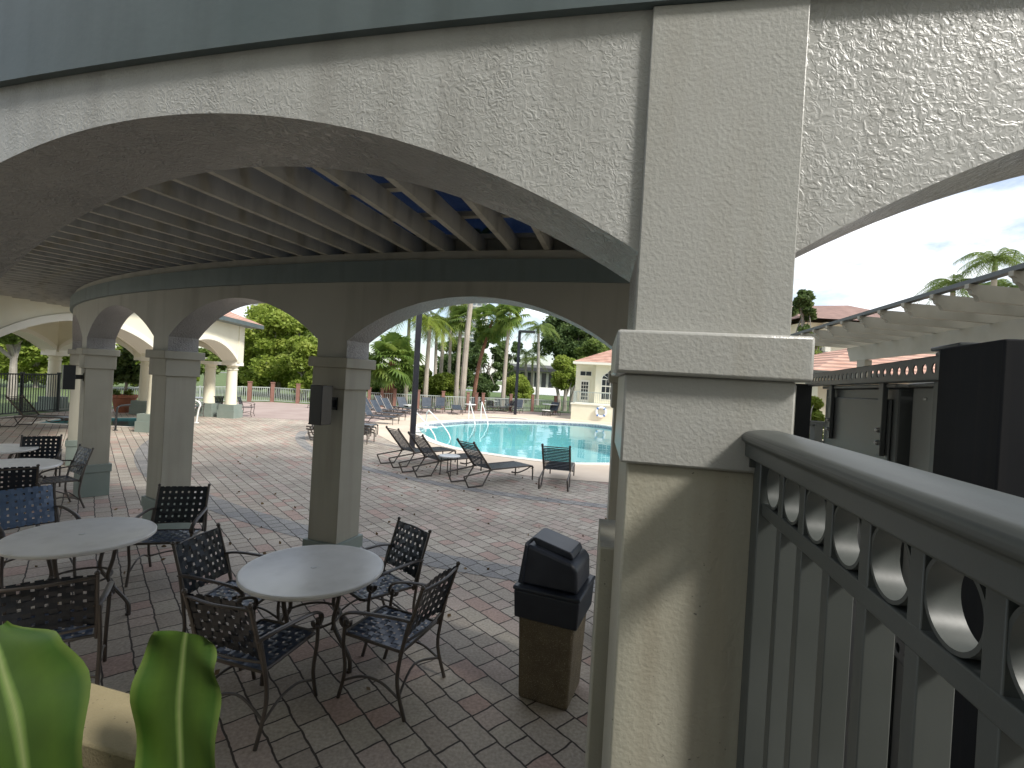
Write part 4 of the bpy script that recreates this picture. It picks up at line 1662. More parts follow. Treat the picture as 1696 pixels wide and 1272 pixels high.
def fan_palm(label, base, h, m, crown=1.3, nf=34, trunk=.16, lean=(0, 0), seed=1, bark='redbark', group=None, fan=.75, low=-.9):
    rs = random.Random(seed)
    t = thing('palm_tree', label, 'palm tree', base, 0, group)
    top = Vector((lean[0], lean[1], h))
    MB().tube(spline([(0, 0, -.1), (lean[0] * .3, lean[1] * .3, h * .5), top], 6), trunk, 9, rr=[trunk * (1.3 - .5 * i / 12) for i in range(13)]).build('trunk', M[bark], t)
    fr = MB()
    nf = int(nf * 1.7)
    for i in range(nf):
        a = i * 2.399963 + rs.uniform(-.2, .2)
        el = low + (1.35 - low) * (i + .5) / nf
        d = Vector((math.cos(a) * math.cos(el), math.sin(a) * math.cos(el), math.sin(el)))
        L_ = crown * rs.uniform(.35, .85)
        c = top + d * L_ - Vector((0, 0, .12 * L_))
        side = d.cross(Vector((0, 0, 1)))
        if side.length < .1: side = Vector((1, 0, 0))
        side.normalize()
        up = side.cross(d)
        fr.poly([top + side * .015, top - side * .015, c - side * .015, c + side * .015])
        R_ = fan * rs.uniform(.8, 1.15)
        ns = 13
        rot = rs.uniform(-.5, .5)
        for k in range(ns):
            th = -1.9 + 3.8 * (k + .5) / ns
            hw = 3.8 / ns * .5

            def dirv(x):
                s2 = side * math.cos(rot) + up * math.sin(rot)
                return d * math.cos(x) + s2 * math.sin(x)
            m1, m2 = c + dirv(th - hw) * R_ * .62, c + dirv(th + hw) * R_ * .62
            tip = c + dirv(th) * R_ * rs.uniform(.95, 1.1) + Vector((0, 0, -R_ * .38)) - up * .05
            fr.poly([c, m1 + Vector((0, 0, -.06 * R_)), tip, m2 + Vector((0, 0, -.06 * R_))])
    fr.build('fronds', m, t, smooth=False, fix=False)
    return t


def gp(px, dist, z=0):
    q = D(px, 640, dist)
    return (q.x, q.y, z)


def h_at(px, py, dist):
    return D(px, py, dist).z


# palms beyond the fence. (base px x, top px (x,y), distance)
def palm_spot(bx, tx, ty, dist, by=655):
    b = D(bx, by, dist)
    tpt = D(tx, ty, dist)
    return (b.x, b.y, 0), tpt.z, (tpt.x - b.x, 0)


PG = 'tall palms beyond the pool fence'
b, h, ln = palm_spot(704, 712, 540, 36)
feather_palm('slim grey palm with drooping yellow-green fronds just right of the black pole', b, h, M['lf_palm'], 2.2, 24, .17, ln, 3, 1.15, group=PG)
b, h, ln = palm_spot(719, 723, 545, 44)
feather_palm('distant slim palm trunk second right of the black pole', b, h, M['lf_palm'], 2.1, 18, .15, ln, 4, 1.1, group=PG)
b, h, ln = palm_spot(728, 735, 538, 42)
feather_palm('palm with long drooping feathery fronds in front of the white tower', b, h, M['lf_palm'], 2.6, 22, .16, ln, 5, 1.2, group=PG)
b, h, ln = palm_spot(755, 764, 528, 37)
fan_palm('fan palm with a reddish upper trunk and pale foot, centre of the palm row', b, h, M['lf_fan'], 1.1, 24, .15, ln, 6, 'palmbark', PG, .65)
b, h, ln = palm_spot(765, 790, 415, 36)
fan_palm('tall pale palm trunk leaning right, its crown hidden by the arch', b, h, M['lf_fan'], 1.8, 30, .19, ln, 7, 'palmbark', PG, 1.0)
b, h, ln = palm_spot(783, 815, 532, 39)
fan_palm('leaning fan palm with a full shaggy dark crown near the top of the arch', b, h, M['lf_fan'], 1.7, 34, .14, ln, 8, 'redbark', PG, .75, -1.1)
b, h, ln = palm_spot(833, 845, 520, 37)
fan_palm('pale trunked fan palm standing just left of the thin lamp post', b, h, M['lf_fan'], 1.3, 26, .14, ln, 9, 'palmbark', PG, .7)
b, h, ln = palm_spot(890, 892, 548, 50)
feather_palm('feathery palm with dark ivy clad trunk right of the thin lamp post', b, h, M['lf_m'], 2.4, 22, .17, ln, 10, 1.1, 'bark', group=PG)
b, h, ln = palm_spot(870, 871, 590, 60)
feather_palm('small far palm between the lamp post and the round green tree', b, h, M['lf_m'], 2.6, 20, .16, ln, 11, .9, group=PG)
b, h, ln = palm_spot(880, 882, 600, 64)
feather_palm('smallest far palm beside the ivy clad palm', b, h, M['lf_palm'], 2.2, 18, .16, ln, 12, .9, group=PG)
b, h, ln = palm_spot(672, 678, 525, 38)
feather_palm('palm whose fronds hang behind the top of the thick black pole', b, h, M['lf_palm'], 2.8, 24, .15, ln, 13, 1.1, group=PG)
b, h, ln = palm_spot(742, 748, 508, 40)
feather_palm('palm with bright fronds at the crown of the arch', b, h, M['lf_palm'], 2.0, 20, .13, ln, 14, 1.0, group=PG)
b, h, ln = palm_spot(644, 650, 597, 30.5 + 4)
fan_palm('short stout fan palm with a reddish trunk between the column and the black pole', b, h, M['lf_fan'], 2.0, 50, .30, ln, 15, 'redbark', None, .95, -.8)

# broadleaf trees and shrubs
def tr(label, px, dist, ytop, ybot, halfw_px, m, n, leaf, seed, clumps=26, **k):
    b = D(px, 650, dist)
    top, bot = h_at(px, ytop, dist), h_at(px, ybot, dist)
    rx = halfw_px * dist / FPX
    return tree(label, (b.x, b.y, 0), top, rx, min(rx, 4.5), max(.2, bot), m, n, leaf, clumps, seed=seed, **k)


tr('big yellow-green tree filling the arch left of the column light', 452, 40, 498, 660, 68, M['lf_y'], 15000, .26, 21, 60, trunk=.25, csize=.3, multi=2)
tr('yellow-green tree close behind the terracotta posts, beside the column light', 505, 37, 556, 664, 42, M['lf_y'], 9000, .23, 22, 34, trunk=.14, multi=2)
tr('green tree just behind the pavilion corner', 405, 42, 600, 662, 30, M['lf_y'], 5000, .24, 23, 20, trunk=.12)
tr('grey-green tree with open twigs rising above the yellow-green one', 505, 52, 530, 640, 48, M['lf_m'], 6500, .24, 24, 34, trunk=.2, csize=.25)
tr('dark leafy tree behind the left palm trunks', 758, 52, 560, 650, 52, M['lf_d'], 11000, .28, 25, 40, trunk=.25)
tr('dark thin crowned tree with crooked stems left of the thin lamp post', 800, 46, 548, 652, 44, M['lf_d'], 5000, .26, 26, 30, trunk=.16, csize=.22, multi=2)
tr('open branched tree showing sky behind the thin lamp post', 838, 60, 560, 640, 34, M['lf_d'], 2600, .3, 27, 26, trunk=.18, csize=.2)
tr('large dark tree above the pool house roof', 948, 58, 512, 612, 74, M['lf_d'], 16000, .32, 28, 60, trunk=.35, csize=.3)
tr('green tree behind the pool house with a wide flat crown', 990, 50, 560, 625, 40, M['lf_m'], 7000, .28, 29, 30, trunk=.2)
tr('round yellow-green tree with forked trunk left of the pool house', 936, 42, 588, 648, 30, M['lf_y'], 9000, .2, 30, 34, trunk=.22, csize=.36, multi=3)
tr('clipped yellow-green bush behind the lamp post', 858, 40, 622, 668, 27, M['lf_y'], 7000, .16, 31, 20, name='bush', cat='bush', trunk=.06, csize=.45)
tr('dark green bush among the crooked stems', 795, 42, 622, 668, 20, M['lf_d'], 4500, .16, 32, 14, name='bush', cat='bush', trunk=.05, csize=.45)
tr('spiky light green shrub between the palm trunks', 735, 39, 618, 664, 30, M['lf_palm'], 8000, .2, 33, 22, name='bush', cat='bush', trunk=.05, csize=.45)
tr('green shrub behind the short fan palm', 620, 42, 600, 664, 40, M['lf_m'], 9000, .2, 34, 26, name='bush', cat='bush', trunk=.06, csize=.42)
tr('low green shrub just right of the black pole', 700, 41, 606, 664, 20, M['lf_m'], 5000, .18, 35, 16, name='bush', cat='bush', trunk=.05, csize=.45)
tr('green shrub right of the short fan palm, behind the pole', 668, 44, 614, 664, 30, M['lf_d'], 6000, .2, 36, 18, name='bush', cat='bush', trunk=.05, csize=.45)
tr('bright sunlit trees beyond the tall dark fence at the far left', 60, 34, 548, 672, 66, M['lf_y'], 14000, .24, 37, 44, trunk=.25)
tr('dark overhanging tree at the left edge above the spa', 20, 24, 520, 570, 60, M['lf_m'], 7000, .22, 38, 30, trunk=.2)
tr('bright trees beyond the fence behind the potted bush', 225, 38, 560, 668, 62, M['lf_y'], 12000, .24, 39, 40, trunk=.2)
tr('tree with leafy boughs hanging inside the pavilion arch', 340, 38, 575, 625, 32, M['lf_m'], 2600, .22, 40, 20, trunk=.14, csize=.25)
tr('yellow-green tree behind the second column', 300, 44, 590, 662, 34, M['lf_y'], 6000, .26, 41, 24, trunk=.2)
tr('low shrubs along the foot of the terracotta posts', 560, 40, 630, 668, 44, M['lf_m'], 8000, .2, 42, 26, name='bush', cat='bush', trunk=.05, csize=.4)

# right side
tr('small leafy tree seen just right of the tall pilaster', 1322, 16, 478, 560, 26, M['lf_d'], 2600, .13, 43, 18, trunk=.08, csize=.3)
tr('olive tree in front of the balcony building', 1340, 19, 545, 610, 26, M['lf_m'], 3000, .13, 44, 18, trunk=.09)
tr('bright green bush low between the thin post and the cabinet', 1345, 7, 655, 760, 22, M['lf_y'], 2600, .07, 45, 14, name='bush', cat='bush', trunk=.03, csize=.5)
for px, ty, dist, cr, sd, lb in ((1635, 440, 30, 2.3, 51, 'palm crown rising highest above the right pergola'), (1568, 478, 32, 2.2, 52, 'lower palm crown left of the high one above the right pergola'),
                                 (1668, 484, 34, 2.4, 53, 'palm crown at the right edge behind the pergola')):
    b = D(px, 650, dist)
    feather_palm(lb, (b.x, b.y, 0), h_at(px, ty, dist), M['lf_m'], cr, 24, .18, (0, 0), sd, 1.05, group='palms behind the right pergola')

# potted bush by the spa
q = G(205, 682.5)
pot = thing('potted_plant', 'large terracotta pot holding a dark leafy bush behind the spa', 'potted plant', (q.x, q.y, 0))
MB().lathe([(.30, 0), (.34, .1), (.43, .62), (.49, .64), (.49, .76), (.44, .76), (.42, .70)], n=28).build('pot', M['terracotta'], pot)
MB().lathe([(.01, .68), (.42, .69)], n=20, cap=False).build('soil', M['soil'], pot)
MB().tube([(0, 0, .65), (.05, 0, 1.2), (0, 0, 1.6)], .06, 7).build('stem', M['bark'], pot)
leaves_mesh('foliage', [(0, 0, 1.75), (.35, .1, 1.5), (-.35, 0, 1.55), (.1, -.2, 2.15), (-.15, .1, 2.4), (.4, 0, 1.9), (-.45, .1, 1.9), (.1, 0, 2.65)], [.42, .36, .36, .36, .3, .3, .3, .22], 1500, .15, M['lf_d'], pot, seed=61, shell=.3)
leaves_mesh('foliage', [(.2, 0, .85), (-.25, -.2, .85), (-.1, -.35, .8)], [.2, .2, .15], 200, .09, M['lf_m'], pot, seed=62, shell=.2)

# ------------------------------------------------------------------ fences
def fence(label, pts, h, posts, mp, mpost, postw=.16, posth=1.28, pick=.11, pickw=.016):
    t = thing('picket_fence', label, 'fence')
    for i in range(len(pts) - 1):
        a, b = Vector(pts[i]), Vector(pts[i + 1])
        L_ = (b - a).length
        d = (b - a) / L_
        an = math.atan2(d.y, d.x)
        mb = MB()
        mb.box(0, L_, -.02, .02, h - .05, h, an, (a.x, a.y))
        mb.box(0, L_, -.02, .02, .08, .12, an, (a.x, a.y))
        k = int(L_ / pick)
        for j in range(k + 1):
            x = (j + .5) * L_ / (k + 1)
            mb.box(x - pickw / 2, x + pickw / 2, -.01, .01, .12, h - .05, an, (a.x, a.y))
        mb.build('fence_panel', mp, t, smooth=False)
    for (x, y) in posts:
        mb = MB().cbox((x, y), postw, postw, 0, posth - .06, .2)
        mb.cbox((x, y), postw * 1.25, postw * 1.25, posth - .06, posth, .2)
        mb.build('fence_post', mpost, t)
    return t


fw = fence_w
fence('tall dark metal fence in the shade at the far left', fw[0:2], 1.55, [fw[0], ((fw[0][0] + fw[1][0]) / 2, (fw[0][1] + fw[1][1]) / 2), fw[1]], M['darkfence'], M['darkfence'], .08, 1.6, .12, .022)
fence('grey picket fence behind the spa and potted bush', fw[1:5], .98, [fw[2], fw[3]], M['picket'], M['picket'], .08, 1.02, .12, .025)


def foot(px):
    for i in range(4, len(fence_px) - 1):
        if fence_px[i][0] <= px <= fence_px[i + 1][0]:
            a, b = fence_px[i], fence_px[i + 1]
            y = a[1] + (b[1] - a[1]) * (px - a[0]) / (b[0] - a[0])
            q = G(px, y)
            return (q.x, q.y - .03)
    return fw[-1]


posts = [foot(x) for x in (413, 451, 493, 545, 611, 632, 653, 692, 733, 774, 788, 799, 845, 881, 919)]
fence('pale picket fence with terracotta posts along the far terrace', fw[4:], .98, posts, M['picket'], M['postbrown'], .21, 1.32, .13, .03)


# ------------------------------------------------------------------ pavilion
pav = thing('spa_pavilion', 'cream pavilion with arches on round columns and a tiled roof over the spa', 'pavilion')
P0, P1, P2, P3 = Vector((-11.3, 9.9)), Vector((-11.55, 15.9)), Vector((-12.25, 21.4)), Vector((-18.9, 20.2))
P4_ = Vector((-18.4, 9.9))


def line_path(a, b):
    d = (b - a).normalized()

    def f(s):
        p = a + d * s
        return (p.x, p.y, d.y, -d.x)
    return f


def pav_wall(a, b, cols, rise, ztop=4.0, trim=True):
    L_ = (b - a).length
    cs = [0] + cols + [L_]
    bays = [(cs[i] + .32, cs[i + 1] - .32) for i in range(len(cs) - 1)]
    W, F = arched(line_path(a, b), -.32, L_ + .32, bays, 2.42, 2.5, rise, ztop, .3, .3, 20)
    W.build('wall', M['cream'], pav)
    for f_ in F: f_.build('soffit', M['creamtrim'], pav)
    pf_ = line_path(a, b)
    for (x0, x1) in bays:
        h_ = (x1 - x0) / 2
        rc = (h_ * h_ + rise * rise) / (2 * rise)
        for off in (.32, -.32):
            mb = MB()
            prev = None
            for i in range(21):
                x = -h_ + 2 * h_ * i / 20
                z = 2.5 + math.sqrt(rc * rc - x * x) - (rc - rise)
                px_, py_, nx, ny = pf_(x0 + h_ + x)
                o1, o2 = (.30, .335) if off > 0 else (-.30, -.335)
                row = [(px_ + nx * o1, py_ + ny * o1, z - .02), (px_ + nx * o2, py_ + ny * o2, z - .02), (px_ + nx * o2, py_ + ny * o2, z + .16), (px_ + nx * o1, py_ + ny * o1, z + .16)]
                if prev:
                    for k in range(4):
                        k2 = (k + 1) % 4
                        mb.poly([prev[k], prev[k2], row[k2], row[k]])
                prev = row
            mb.build('arch_moulding', M['creamtrim'], pav)


def pcol(p, big=.52):
    c = (p.x, p.y)
    col = MB().lathe([(.235, .58), (.235, .62), (.225, .64), (.215, 1.2), (.20, 2.05), (.20, 2.08), (.235, 2.09), (.235, 2.14), (.20, 2.15), (.20, 2.22), (.24, 2.24), (.27, 2.28)], c, 24).build('column', M['cream'], pav)
    MB().cbox(c, .62, .62, 2.28, 2.42).build('capital', M['creamtrim'], col)
    mb = MB().cbox(c, .72, .72, 0, .34)
    mb.cbox(c, .66, .66, .34, .58)
    mb.build('plinth', M['plinth'], col)


pav_wall(P0, P1, [], .75)
pav_wall(P1, P2, [], .75)
pav_wall(P2, P3, [3.4], .6)
pav_wall(P3, P4_, [5.1], .7)
for p in (P0, P1, P2, P3, P4_, P2.lerp(P3, .5), P3.lerp(P4_, .5), P2 + Vector((-1.05, .15))):
    pcol(p)
MB().prism([(P0.x + .2, P0.y - .3), (P2.x + .2, P2.y + .3), (P3.x - .3, P3.y + .3), (P4_.x - .3, P4_.y - .3)], 3.9, 3.98).build('ceiling', M['cream'], pav)
e = .85
ev = [(P0.x + e, P0.y - e), (P2.x + e, P2.y + e), (P3.x - e, P3.y + e), (P4_.x - e, P4_.y - e)]
cx, cy = sum(p[0] for p in ev) / 4, sum(p[1] for p in ev) / 4
mb = MB()
mb.prism(ev, 4.0, 4.16)
mb.build('eaves', M['trim'], pav)
rf = MB()
r1, r2 = (cx, cy - 3, 5.9), (cx, cy + 3, 5.9)
ee = [(x, y, 4.165) for x, y in ev]
rf.poly([ee[0], ee[1], r2, r1]); rf.poly([ee[1], ee[2], r2]); rf.poly([ee[2], ee[3], r1, r2]); rf.poly([ee[3], ee[0], r1])
rf.build('roof', M['tile'], pav, smooth=False)

# ------------------------------------------------------------------ pool house
ph = thing('pool_house', 'cream pool house with hipped tile roof and arched window beyond the pool', 'pool house')
c0 = G(945, 694.5)
X0, Y0 = c0.x, c0.y
# the front faces the pool; a slight turn
ang = R(-14)
def hb(x0, x1, y0, y1, z0, z1, name, m, parent=ph, bevel=0):
    return MB().box(x0, x1, y0, y1, z0, z1, ang, (X0, Y0)).build(name, m, parent, bevel=bevel)
hb(0, 7, 0, 6, 0, 1.02, 'terrace_base', M['cream'])
hb(-.06, 7.06, -.06, 6, 1.02, 1.1, 'terrace_coping', M['creamtrim'])
mb = MB()
mb.box(.08, 7, .04, .08, 1.82, 1.87, ang, (X0, Y0))
mb.box(.08, 7, .04, .08, 1.16, 1.19, ang, (X0, Y0))
for i in range(58):
    mb.box(.1 + i * .12, .1 + i * .12 + .02, .05, .07, 1.19, 1.82, ang, (X0, Y0))
mb.box(.08, .12, .06, 2.0, 1.82, 1.87, ang, (X0, Y0))
for i in range(16):
    mb.box(.09, .11, .1 + i * .12, .12 + i * .12, 1.1, 1.82, ang, (X0, Y0))
mb.build('terrace_railing', M['picket'], ph, smooth=False)
hb(-.05, 6.8, 2.0, 5.9, 1.1, 3.75, 'wall', M['cream'])
hb(1.36, 6.8, 1.35, 2.02, 1.1, 3.75, 'bay_wall', M['cream'])
dr_ = hb(.30, .94, 1.94, 1.99, 1.12, 2.66, 'door', M['creamtrim'])
mb = MB()
for i in range(3):
    for j in range(5):
        mb.box(.38 + i * .165, .51 + i * .165, 1.925, 1.938, 1.3 + j * .255, 1.51 + j * .255, ang, (X0, Y0))
mb.build('door_panes', M['glass'], dr_, smooth=False)
w_ = hb(.22, 1.06, 1.94, 1.99, 2.92, 3.3, 'transom_window', M['creamtrim'])
mb = MB()
mb.box(.27, .62, 1.925, 1.938, 2.97, 3.25, ang, (X0, Y0))
mb.box(.66, 1.01, 1.925, 1.938, 2.97, 3.25, ang, (X0, Y0))
mb.build('pane', M['glass'], w_, smooth=False)


def hloc(x, y, z):
    return (X0 + x * math.cos(ang) - y * math.sin(ang), Y0 + x * math.sin(ang) + y * math.cos(ang), z)


wx, ww, wz0, wz1 = 2.36, .62, 1.35, 2.75
op = [(wx - ww, wz0), (wx + ww, wz0), (wx + ww, wz1)] + [(wx + ww * math.cos(a), wz1 + ww * .8 * math.sin(a)) for a in [PI * k / 12 for k in range(1, 12)]] + [(wx - ww, wz1)]
w_ = MB().extr([hloc(x, 1.33, z) for x, z in op], Vector(hloc(0, 0, 0)) - Vector(hloc(0, -.03, 0))).build('arched_window', M['creamtrim'], ph)
mb = MB()
for i in range(4):
    for j in range(3):
        xa = wx - ww + .08 + i * (2 * ww - .1) / 4
        mb.extr([hloc(x, 1.318, z) for x, z in ((xa, wz0 + .08 + j * .46), (xa + .24, wz0 + .08 + j * .46), (xa + .24, wz0 + .46 + j * .46), (xa, wz0 + .46 + j * .46))], (0, .008, 0))
for k in range(5):
    a0, a1 = PI * k / 5 + .06, PI * (k + 1) / 5 - .06
    pts = [(wx + r_ * math.cos(a), wz1 + .03 + r_ * .8 * math.sin(a)) for r_, a in ((.2, a0), (.54, a0), (.54, (a0 + a1) / 2), (.54, a1), (.2, a1))]
    mb.extr([hloc(x, 1.318, z) for x, z in pts], (0, .008, 0))
mb.build('pane', M['glass'], w_, smooth=False)
ev = [hloc(-.15, .8, 3.75), hloc(7.4, .8, 3.75), hloc(7.4, 6.5, 3.75), hloc(-.15, 6.5, 3.75)]
MB().prism([(p[0], p[1]) for p in ev], 3.72, 3.87).build('eaves', M['creamtrim'], ph)
ee = [(p[0], p[1], 3.875) for p in ev]
r1, r2 = hloc(2.6, 3.6, 5.1), hloc(4.8, 3.6, 5.1)
rf = MB()
rf.poly([ee[0], ee[1], r2, r1]); rf.poly([ee[1], ee[2], r2]); rf.poly([ee[2], ee[3], r1, r2]); rf.poly([ee[3], ee[0], r1])
rf.build('roof', M['tile'], ph, smooth=False)
# life ring on the low wall
q = hloc(1.95, -.1, .62)
lr = thing('life_ring', 'white life ring with blue bands hung on the low pool house wall', 'life ring', q, ang)
MB().tube([(.30 * math.cos(2 * PI * j / 28), 0, .30 * math.sin(2 * PI * j / 28)) for j in range(28)], .075, 8, closed=True).build('ring', M['life'], lr)
for k in range(4):
    a = PI / 4 + k * PI / 2
    mb = MB().tube([(.30 * math.cos(a + d), 0, .30 * math.sin(a + d)) for d in (-.16, -.08, 0, .08, .16)], .081, 8)
    mb.build('band', M['lifeb'], lr)

# ------------------------------------------------------------------ distant buildings
def slab_tower(label, px0, px1, ytop, dist, floors, cols, m, zb=0, mwin='condod', roof=None):
    a, b = D(px0, 630, dist), D(px1, 630, dist)
    top = h_at((px0 + px1) / 2, ytop, dist)
    t = thing('apartment_tower', label, 'apartment building')
    W_ = b.x - a.x
    MB().box(a.x, b.x, dist, dist + W_ * .6, 0, top).build('wall', m, t)
    fh = top / floors
    rowc = 0
    for i in range(floors):
        mb = MB()
        for j in range(cols):
            x0 = a.x + W_ * (j + .18) / cols
            mb.box(x0, x0 + W_ / cols * .62, dist - .15, dist - .02, fh * i + fh * .3, fh * i + fh * .85)
        mb.build('window_row', M[mwin], t, smooth=False)
        mb = MB().box(a.x - W_ * .01, b.x + W_ * .01, dist - 1.2, dist - .16, fh * i + fh * .05, fh * i + fh * .16)
        mb.build('balcony', m, t, smooth=False)
    return t


slab_tower('tall white apartment tower behind the palm crowns', 738, 800, 470, 260, 22, 7, M['condo'])
slab_tower('grey apartment tower hidden behind the yellow-green tree', 408, 560, 470, 300, 22, 10, M['condo'])
lb = thing('shopping_building', 'long low building with a dark roof beyond the canal', 'building')
a, b = D(835, 640, 120), D(1000, 640, 120)
zt = h_at(900, 616, 120)
zr = h_at(900, 604, 120)
MB().box(a.x, b.x, 120, 132, 0, zt).build('wall', M['wallfar'], lb)  # darker wall tone stands in for shade on this facade
MB().box(a.x - 1.5, b.x + 1, 118, 133, zt, zt + .9).build('roof', M['darkroof'], lb)
MB().box(a.x - 1.5, b.x + 1, 124, 133, zt + .9, zr).build('roof_parapet', M['galv2'], lb)
for i in range(14):
    x = a.x + (b.x - a.x) * (i + .2) / 14
    MB().box(x, x + 1.1, 119.9, 119.98, .6, zt - .3).build('window', M['glass'], lb)
cw = thing('sea_wall', 'long pale wall along the far bank of the canal', 'wall')
MB().box(-5, 60, 104, 104.6, 0, 1.3).build('wall_face', M['coping'], cw)

# building group at right
b1 = thing('balcony_building', 'cream building with balcony behind the right pergola', 'building')
q0 = D(1330, 650, 26)
zt = h_at(1380, 536, 26)
xx0, xx1 = D(1326, 650, 26).x, D(1560, 650, 26).x
MB().box(xx0, xx1, 26, 34, 0, zt).build('wall', M['cream'], b1)
xa, xb = D(1375, 650, 25).x, D(1384, 650, 25).x
MB().box(xa, xb, 25.6, 26, 0, zt).build('pilaster', M['creamtrim'], b1)
MB().box(D(1345, 650, 26).x, D(1362, 650, 26).x, 25.92, 25.99, h_at(1350, 592, 26), h_at(1350, 562, 26)).build('window', M['glass'], b1)
rl = MB()
x0_, x1_ = D(1340, 650, 26).x, D(1378, 650, 26).x
zb_, zc_ = h_at(1350, 598, 26), h_at(1350, 585, 26)
rl.box(x0_, x1_, 25.3, 25.35, zc_, zc_ + .05)
for i in range(16):
    x = x0_ + (x1_ - x0_) * i / 15
    rl.box(x, x + .02, 25.31, 25.34, zb_, zc_)
rl.box(x0_, x1_, 25.2, 26, zb_ - .2, zb_)
rl.build('balcony', M['blackm'], b1, smooth=False)
rf = MB()
e0, e1_, zr = D(1316, 650, 25).x, D(1570, 650, 25).x, h_at(1400, 503, 28)
zt2 = zt + .05
rf.poly([(e0, 24.8, zt2), (e1_, 24.8, zt2), (e1_ - 2, 30, zr + .3), (e0 + 1.5, 30, zr)])
rf.poly([(e0, 24.8, zt2), (e0 + 1.5, 30, zr), (e0, 35, zt2)])
rf.poly([(e0, 35, zt2), (e0 + 1.5, 30, zr), (e1_ - 2, 30, zr + .3), (e1_, 35, zt2)])
rf.poly([(e1_, 24.8, zt2), (e1_, 35, zt2), (e1_ - 2, 30, zr + .3)])
rf.build('roof', M['tiledark'], b1, smooth=False)
b2 = thing('tiled_outbuilding', 'low outbuilding whose pink tile roof shows just above the steel channel', 'building')
zr, ze = h_at(1440, 588, 14.5), h_at(1400, 617, 12.5)
xx0, xx1 = D(1338, 650, 12.5).x, D(1600, 650, 12.5).x
rf = MB()
r0_, r1_ = D(1400, 650, 15.5).x + .3, D(1600, 650, 15.5).x
rf.poly([(xx0, 12.4, ze), (xx1, 12.4, ze), (r1_, 15.5, zr + .35), (r0_, 15.5, zr + .35)])
rf.poly([(xx0, 12.4, ze), (r0_, 15.5, zr + .35), (xx0, 18.6, ze)])
rf.poly([(xx0, 18.6, ze), (r0_, 15.5, zr + .35), (r1_, 15.5, zr + .35), (xx1, 18.6, ze)])
rf.build('roof', M['tile'], b2, smooth=False)
MB().box(xx0 - .02, xx1, 12.35, 12.39, ze - .18, ze + .01).build('fascia', M['railpaint'], b2)
MB().box(xx0 + .5, xx1 - .3, 12.9, 18.1, 0, ze - .02).build('wall', M['cream'], b2)
# balustrade with bush behind thin post
gf = thing('garden_fence', 'grey garden fence low behind the thin black post', 'fence')
q = D(1330, 700, 5.6)
mb = MB().box(q.x, q.x + .8, q.y, q.y + .05, 1.98, 2.04)
mb.box(q.x, q.x + .8, q.y, q.y + .05, 1.78, 1.82)
for i in range(7):
    mb.box(q.x + .03 + i * .12, q.x + .05 + i * .12, q.y + .01, q.y + .04, .1, 1.98)
mb.build('fence_panel', M['railpaint'], gf)
MB().cbox((q.x + .17, q.y + .02), .09, .09, 0, 2.0).build('fence_post', M['railpaint'], gf)

# ------------------------------------------------------------------ planter and leaves at the bottom left
pl = thing('stucco_planter', 'sand coloured stucco planter ledge in the bottom left corner', 'planter')
mb = MB()
ia = [14.2 + i for i in range(0, 14)]
z1 = 1.25
ro, ri, rw = RN + nh + .006, RN + nh + .20, RN + nh + .62
def ringpart(r_in, r_out, z0, z1, name, m):
    f = fascia_ring(r_in, r_out, 13.9, 27, z0, z1, 24)
    return f.build(name, m, pl, bevel=.008)
ringpart(ro, ri, 1.0, 1.25, 'ledge', M['ledge'])
ringpart(rw - .12, rw, 1.0, 1.25, 'ledge', M['ledge'])
ringpart(ri + .002, rw - .122, 1.0, 1.19, 'soil', M['soil'])
struct(fascia_ring(RN + nh + .01, rw - .01, 13.9, 27, 0, .998, 24).build('planter_base_wall', M['lowstucco']))


def blade(parent, pts, widths, curl=.25, name='leaf_blade', yaw=None):
    """pts along the midrib, broad V-folded blade; attribute 'across' from -1 to 1"""
    P = spline([Vector(p) for p in pts], 6)
    n = len(P)
    Wd = []
    m_ = len(widths) - 1
    for i in range(n):
        t = i / (n - 1) * m_
        k = min(int(t), m_ - 1)
        f = t - k
        f = f * f * (3 - 2 * f)
        Wd.append(widths[k] * (1 - f) + widths[k + 1] * f)
    K = 14
    v, f, ac = [], [], []
    for i in range(n):
        t = (P[min(i + 1, n - 1)] - P[max(i - 1, 0)]).normalized()
        side = Vector(yaw) if yaw else Vector((1, 0, 0))
        side = (side - t * side.dot(t)).normalized()
        nr = side.cross(t)
        for j in range(K + 1):
            a = -1 + 2 * j / K
            wav = .012 * math.sin(i * .7 + a * 2.2) * abs(a)
            v.append(tuple(P[i] + side * (a * Wd[i] * (1 - .10 * a * a)) + nr * (curl * Wd[i] * abs(a) ** 1.3 + wav)))
            ac.append(a)
    for i in range(n - 1):
        for j in range(K):
            b = i * (K + 1) + j
            f.append((b, b + 1, b + K + 2, b + K + 1))
    me = bpy.data.meshes.new(name)
    me.from_pydata(v, [], f)
    at = me.attributes.new('across', 'FLOAT', 'POINT')
    at.data.foreach_set('value', ac)
    me.shade_smooth()
    me.materials.append(M['blade'])
    o = bpy.data.objects.new(name, me)
    C.objects.link(o)
    o.parent = parent
    return o


ft = thing('broadleaf_plant', 'broad glossy green leaves standing up from the planter at the bottom left', 'plant')
def q3(px, py, d):
    return D(px, py, d)
blade(ft, [q3(300, 1500, 1.10), q3(300, 1300, 1.14), q3(297, 1170, 1.17), q3(303, 1090, 1.19), q3(308, 1048, 1.19)], [.05, .115, .122, .112, .075], .12, yaw=(1, -.1, .05))
blade(ft, [q3(40, 1480, 1.0), q3(45, 1330, 1.05), q3(30, 1200, 1.1), q3(5, 1110, 1.15), q3(-12, 1040, 1.2)], [.06, .14, .165, .125, .03], .12, yaw=(1, -.1, -.42))
MB().tube([q3(310, 1500, 1.1), q3(305, 1900, 1.1)], .014, 7).build('stalk', M['lf_m'], ft)

